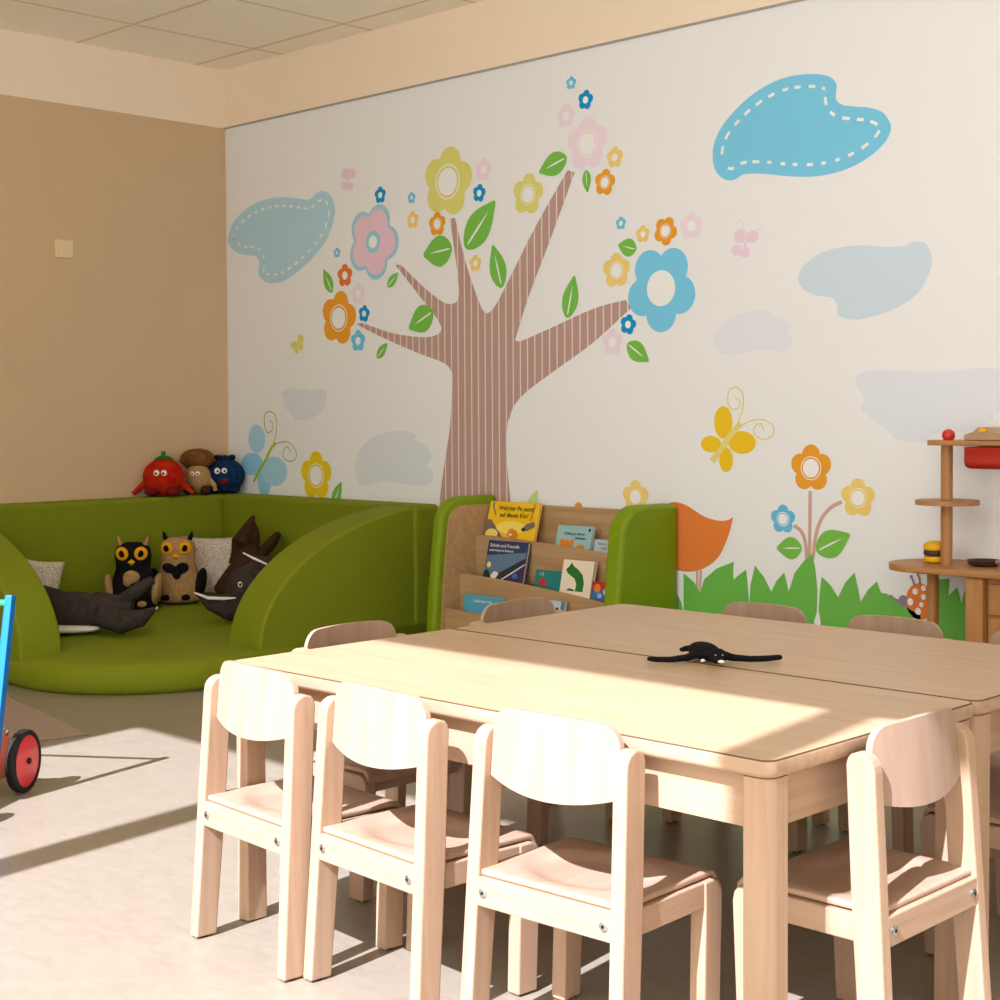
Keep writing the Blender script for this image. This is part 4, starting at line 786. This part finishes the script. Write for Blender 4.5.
bt = empty('plush_seal', (0.665, -0.405, 0.184), math.radians(44))
tag(bt, 'dark brown plush sea animal standing on its nose against the sofa corner, tail fins up', 'plush toy')
soft('body', lambda bm: (add_tube(bm, [(-0.11, -0.02, 0.04), (-0.03, -0.02, 0.09), (0.03, 0.0, 0.19), (0.05, 0.02, 0.29)], [0.05, 0.085, 0.075, 0.055], 16), add_ell(bm, (-0.02, -0.02, 0.06), (0.10, 0.07, 0.06))), 'brown_plush', bt, 0.007, 4)
soft('tail_fin', lambda bm: (add_tube(bm, [(0.0, 0.01, 0.20), (-0.005, 0.02, 0.31), (0.045, 0.03, 0.40), (0.062, 0.03, 0.44)], [0.07, 0.088, 0.050, 0.016], 14, flat=0.5), add_ell(bm, (0.05, 0.02, 0.33), (0.045, 0.03, 0.085))), 'brown_plush', bt, 0.006, 3)
soft('tail_fin', lambda bm: (add_tube(bm, [(0.08, 0.02, 0.22), (0.15, 0.03, 0.30), (0.19, 0.03, 0.35)], [0.05, 0.062, 0.034], 14, flat=0.5)), 'brown_plush', bt, 0.006, 3)

ry = empty('plush_ray', (1.01, -0.70, 0.168), math.radians(44)); ry.scale = (1.1, 1.1, 1.1)
tag(ry, 'dark grey plush ray with white edged fins, half hidden by the right sofa arm', 'plush toy')
soft('body', lambda bm: (add_ell(bm, (0.06, 0.0, 0.11), (0.10, 0.10, 0.12)), add_ell(bm, (0.10, 0.03, 0.19), (0.07, 0.06, 0.06))), 'charcoal_plush', ry, 0.007, 4)
soft('fin', lambda bm: (add_tube(bm, [(0.06, -0.03, 0.06), (-0.02, -0.06, 0.055), (-0.09, -0.07, 0.075), (-0.15, -0.07, 0.115)], [0.07, 0.06, 0.034, 0.004], 14)), 'charcoal_plush', ry, 0.006, 3)
soft('fin', lambda bm: (add_tube(bm, [(0.10, 0.03, 0.18), (0.13, 0.02, 0.24), (0.16, 0.02, 0.26)], [0.05, 0.045, 0.01], 14)), 'charcoal_plush', ry, 0.006, 3)
bm = bmesh.new(); add_tube(bm, [(-0.155, -0.082, 0.118), (-0.09, -0.118, 0.100), (-0.02, -0.125, 0.098), (0.03, -0.12, 0.10)], [0.004, 0.007, 0.007, 0.003], 8); from_bm('white_edge', bm, 'white_felt', ry, auto=60)
bm = bmesh.new(); add_tube(bm, [(0.045, -0.02, 0.285), (0.09, -0.03, 0.262), (0.15, -0.03, 0.235)], [0.003, 0.0055, 0.004], 8); from_bm('white_edge', bm, 'white_felt', ry, auto=60)
e = ell('eye', (0.045, -0.098, 0.155), (0.010, 0.006, 0.013), 'white_felt', ry); ell('pupil', (0.046, -0.103, 0.155), (0.0055, 0.003, 0.008), 'pupil', e, seg=12, rings=8)

# ------------------------------------------------------------------ toy kitchen by the mural wall
kt = empty('toy_kitchen', (5.0, -0.22, 0))
tag(kt, 'wooden toy kitchen with rounded worktop and shelf post by the mural wall', 'toy kitchen')
KO = Vector((-5.0, 0.22, 0))
def kp(o): o.location = KO; return o
def stadium(x0, x1, y0, y1, n=24):
    r = (y1 - y0) / 2; cy = (y0 + y1) / 2
    return [(x1, y1)] + [(x0 + r + r * math.cos(a), cy + r * math.sin(a)) for a in [PI / 2 + PI * k / n for k in range(n + 1)]] + [(x1, y0)]
def slab(name, pts, z0, z1, m, b=0.006):
    bm = bmesh.new(); prism(bm, pts, 'z', z0, z1); bev(bm, b, 3, lambda e: abs(e.verts[0].co.z - e.verts[1].co.z) < 1e-6)
    return kp(from_bm(name, bm, m, kt, auto=40))
slab('worktop', stadium(4.255, 6.2, -0.35, -0.015), 0.595, 0.617, 'kitchen_wood', 0.008)
kp(cyl('post', (4.462, -0.2, 0.612), (4.462, -0.2, 1.032), 0.020, 'kitchen_wood_upright', kt))
kp(cyl('round_shelf', (4.464, -0.2, 0.823), (4.464, -0.2, 0.839), 0.107, 'kitchen_wood', kt, 40, 0.005))
slab('upper_shelf', stadium(4.385, 6.2, -0.275, -0.06), 1.028, 1.045, 'kitchen_wood', 0.005)
kp(ell('finial', (4.468, -0.2, 1.062), (0.0225, 0.0225, 0.0225), 'red_knob', kt))
kp(cyl('support_leg', (4.420, -0.215, 0.0), (4.420, -0.215, 0.593), 0.020, 'kitchen_wood_upright', kt, 24))
kp(box('side_panel', 4.600, 4.665, -0.335, -0.03, 0.0, 0.593, 'kitchen_wood_upright', kt, b=0.008))
kp(box('cabinet_body', 4.663, 5.9, -0.30, -0.03, 0.03, 0.593, 'kitchen_wood', kt, b=0.003))
for x0, x1 in ((4.675, 5.05), (5.07, 5.46), (5.48, 5.88)):
    d = kp(box('door', x0, x1, -0.316, -0.30, 0.06, 0.462, 'kitchen_wood_upright', kt, b=0.004))
    dr = kp(box('drawer_front', x0, x1, -0.316, -0.30, 0.472, 0.575, 'kitchen_wood', kt, b=0.004))
    kx = x0 + 0.075 if x0 < 5 else (x0 + x1) / 2
    ell('knob', (kx, -0.330, 0.525), (0.018, 0.016, 0.018), 'red_knob', dr)
kp(cyl('shelf_post', (5.8, -0.2, 0.612), (5.8, -0.2, 1.032), 0.020, 'kitchen_wood_upright', kt))

tray = empty('plastic_bin', (4.855, -0.22, 0.953)); tag(tray, 'red plastic bin hanging under the upper shelf of the toy kitchen', 'bin')
bm = bmesh.new(); add_box(bm, -0.27, 0.27, -0.11, 0.10, 0.0, 0.073)
bev(bm, 0.022, 4, lambda e: not (e.verts[0].co.z > 0.07 and e.verts[1].co.z > 0.07))
bmesh.ops.delete(bm, geom=[f for f in bm.faces if f.calc_center_median().z > 0.0725], context='FACES')
o = from_bm('tub', bm, 'red_plastic', tray, auto=40); s_ = o.modifiers.new('wall', 'SOLIDIFY'); s_.thickness = 0.004; s_.offset = -1

bg = empty('toy_burger', (4.405, -0.175, 0.618)); tag(bg, 'wooden toy burger with yellow bun halves and a dark patty on the kitchen worktop', 'toy food')
lathe('bun', [(0.030, 0.0), (0.037, 0.004), (0.039, 0.012), (0.037, 0.021), (0.030, 0.024)], 'yellow_paint', bg)
lathe('patty', [(0.030, 0.023), (0.037, 0.026), (0.039, 0.034), (0.037, 0.042), (0.030, 0.045)], 'brown_paint', bg)
lathe('bun', [(0.036, 0.044), (0.039, 0.048), (0.040, 0.057), (0.036, 0.066), (0.025, 0.073), (0.008, 0.076)], 'yellow_paint', bg)

pn = empty('toy_pan', (4.585, -0.17, 0.618)); tag(pn, 'small dark toy pan with a wooden handle on the kitchen worktop', 'toy pan')
lathe('pan', [(0.040, 0.0), (0.050, 0.004), (0.056, 0.020), (0.052, 0.020), (0.046, 0.007), (0.004, 0.006)], 'brown_paint', pn, 28)
bm = bmesh.new(); add_tube(bm, [(0.05, -0.012, 0.016), (0.09, -0.035, 0.020), (0.13, -0.06, 0.022)], [0.006, 0.009, 0.008], 12); from_bm('handle', bm, 'beech_along_x', pn, auto=60)
ell('egg', (0.012, -0.015, 0.009), (0.022, 0.018, 0.006), 'white_felt', pn)
pl = empty('toy_board', (4.82, -0.255, 0.618)); tag(pl, 'pale wooden cutting board stacked on the kitchen worktop at the picture edge', 'board')
slab2 = bmesh.new(); prism(slab2, [(-0.11, -0.06), (0.11, -0.06), (0.11, 0.06), (-0.11, 0.06)], 'z', 0.0, 0.012); bev(slab2, 0.004, 2); from_bm('board', slab2, 'beech_along_x', pl, auto=40)

ho = empty('toy_scale', (4.70, -0.17, 1.0462)); tag(ho, 'small wooden shouldered block with a yellow button on the upper shelf of the toy kitchen', 'wooden toy')
bm = bmesh.new(); prism(bm, [(-0.165, 0.0), (-0.165, 0.018), (-0.135, 0.028), (-0.115, 0.044), (-0.075, 0.044), (-0.055, 0.028), (-0.02, 0.022), (0.16, 0.022), (0.16, 0.0)], 'y', -0.05, 0.04)
bmesh.ops.recalc_face_normals(bm, faces=bm.faces); bev(bm, 0.003, 2)
from_bm('block', bm, 'beech_along_x', ho, auto=40)
b_ = lathe('button', [(0.014, 0.0), (0.014, 0.006), (0.010, 0.009)], 'yellow_paint', ho, 16); b_.location = (-0.095, -0.050, 0.034); b_.rotation_euler = (PI / 2, 0, 0); b_.scale = (1, 0.5, 1)

# ------------------------------------------------------------------ push cart and rug at the left
ct = empty('push_cart', (2.720, -2.782, 0), math.radians(35.3))
tag(ct, 'wooden push cart with blue handle posts and a red wheel, left of the rug', 'push cart')
def wheel(x, y, side):
    w = empty('wheel'); w.parent = ct; w.location = (x, y, 0.096)
    R = 0.096
    def ring(prof, name, m):
        bm = bmesh.new(); n = 44; rr = []
        for r, a in prof: rr.append([bm.verts.new((a * side, r * math.cos(2 * PI * k / n), r * math.sin(2 * PI * k / n))) for k in range(n)])
        for p, q in zip(rr, rr[1:]):
            for k in range(n): bm.faces.new((p[k], p[(k + 1) % n], q[(k + 1) % n], q[k]))
        if prof[0] != prof[-1]: bm.faces.new(rr[0][::-1]); bm.faces.new(rr[-1])
        return from_bm(name, bm, m, w, auto=40)
    ring([(0.079, -0.016), (0.092, -0.014), (R, -0.008), (R, 0.008), (0.092, 0.014), (0.081, 0.017), (0.079, 0.014), (0.079, -0.016)], 'tyre', 'rubber')
    ring([(0.0795, -0.012), (0.0795, 0.011), (0.076, 0.014), (0.03, 0.016), (0.012, 0.017)], 'wheel_disc', 'red_paint')
    ring([(0.0095, 0.015), (0.0095, 0.021), (0.0065, 0.024)], 'hub_cap', 'dark_hole')
for x, sd in ((0.057, 1), (-0.437, -1)):
    for y in (0.0, -0.45): wheel(x, y, sd)
bm = bmesh.new()
for x in (-0.004, -0.376):
    pts = [(0.02, 0.055), (0.045, 0.085), (0.05, 0.13), (0.03, 0.175), (-0.02, 0.198), (-0.08, 0.195), (-0.56, 0.150), (-0.60, 0.12), (-0.60, 0.07), (-0.57, 0.05), (-0.02, 0.048)]
    prism(bm, pts, 'x', x - 0.010, x + 0.010)
add_box(bm, -0.366, -0.014, -0.58, 0.03, 0.060, 0.076)
add_box(bm, -0.366, -0.014, -0.58, -0.565, 0.076, 0.135); add_box(bm, -0.366, -0.014, 0.01, 0.026, 0.076, 0.165)
from_bm('cart_body', bm, 'cart_wood', ct)
for y in (0.0, -0.45): cyl('axle', (-0.425, y, 0.096), (0.048, y, 0.096), 0.007, 'steel', ct, 16)
top_y, top_z = -0.035, 0.605
for x in (0.042, -0.422):
    bm = bmesh.new(); a = Vector((x, -0.164, 0.10)); b = Vector((x, top_y, top_z)); d = (b - a).normalized(); nrm = Vector((0, d.z, -d.y)); q = []
    for p in (a, b):
        q.append([bm.verts.new(p + Vector((sx * 0.012, 0, 0)) + nrm * sy * 0.016) for sx, sy in ((-1, -1), (1, -1), (1, 1), (-1, 1))])
    for k in range(4): bm.faces.new((q[0][k], q[0][(k + 1) % 4], q[1][(k + 1) % 4], q[1][k]))
    bm.faces.new(q[0]); bm.faces.new(q[1][::-1]); bmesh.ops.recalc_face_normals(bm, faces=bm.faces); bev(bm, 0.004, 2)
    from_bm('handle_post', bm, 'blue_paint', ct, auto=40)
for z in (top_z - 0.022, 0.27):
    y = top_y - (top_z - z) * 0.129 / 0.505
    cyl('handle_bar', (-0.412, y, z), (0.031, y, z), 0.010, 'green_paint', ct)
for y, z in ((-0.005, 0.182), (0.015, 0.150)): ell('screw', (0.008, y, z), (0.006, 0.010, 0.010), 'steel', ct, seg=12, rings=8)

rg = box('rug', -1.15, 0.0, -0.85, 0.0, 0.0, 0.008, 'rug_pile', None, b=0.003)
rg.location = (2.174, -2.179, 0); rg.rotation_euler = (0, 0, math.radians(-10))
tag(rg, 'flat taupe rug on the floor between the push cart and the corner sofa', 'rug')

# ------------------------------------------------------------------ light: sun through the high windows, sky all round
sun = bpy.data.lights.new('sun', 'SUN'); sun.energy = SUN_E; sun.angle = math.radians(0.53); sun.color = (0.81, 0.83, 1.0)
so = bpy.data.objects.new('sun', sun); COL.objects.link(so)
so.rotation_euler = Vector((-0.1474, 0.9891, -0.999)).to_track_quat('-Z', 'Y').to_euler()
so.location = (7, -9, 8)
w = bpy.data.worlds.new('sky'); scene.world = w; w.use_nodes = True
bg_ = w.node_tree.nodes['Background']; bg_.inputs[0].default_value = (1.0, 0.94, 0.85, 1); bg_.inputs[1].default_value = SKY_E

# ------------------------------------------------------------------ camera
cam_d = bpy.data.cameras.new('camera'); cam_d.sensor_width = 36.0; cam_d.lens = 36.0 * 1.5355; cam_d.shift_y = -0.04005
cam_o = bpy.data.objects.new('camera', cam_d); COL.objects.link(cam_o)
yaw, pitch, roll = 0.7743, -0.0326, -0.005
fw = Vector((-math.sin(yaw) * math.cos(pitch), math.cos(yaw) * math.cos(pitch), math.sin(pitch)))
rt = Vector((math.cos(yaw), math.sin(yaw), 0)); up = rt.cross(fw)
r2 = math.cos(roll) * rt + math.sin(roll) * up; u2 = -math.sin(roll) * rt + math.cos(roll) * up
cam_o.matrix_world = Matrix(((r2.x, u2.x, -fw.x, 7.056), (r2.y, u2.y, -fw.y, -5.052), (r2.z, u2.z, -fw.z, 1.157), (0, 0, 0, 1)))
cam_d.clip_start = 0.05
scene.camera = cam_o
vs_ = scene.view_settings
scene.display_settings.display_device = 'sRGB'
vs_.view_transform = 'Standard'; vs_.look = 'None'; vs_.gamma = 1.0; vs_.use_curve_mapping = False; vs_.exposure = EXPOSURE
scene.cycles.use_denoising = True
scene.cycles.max_bounces = 10; scene.cycles.diffuse_bounces = 6
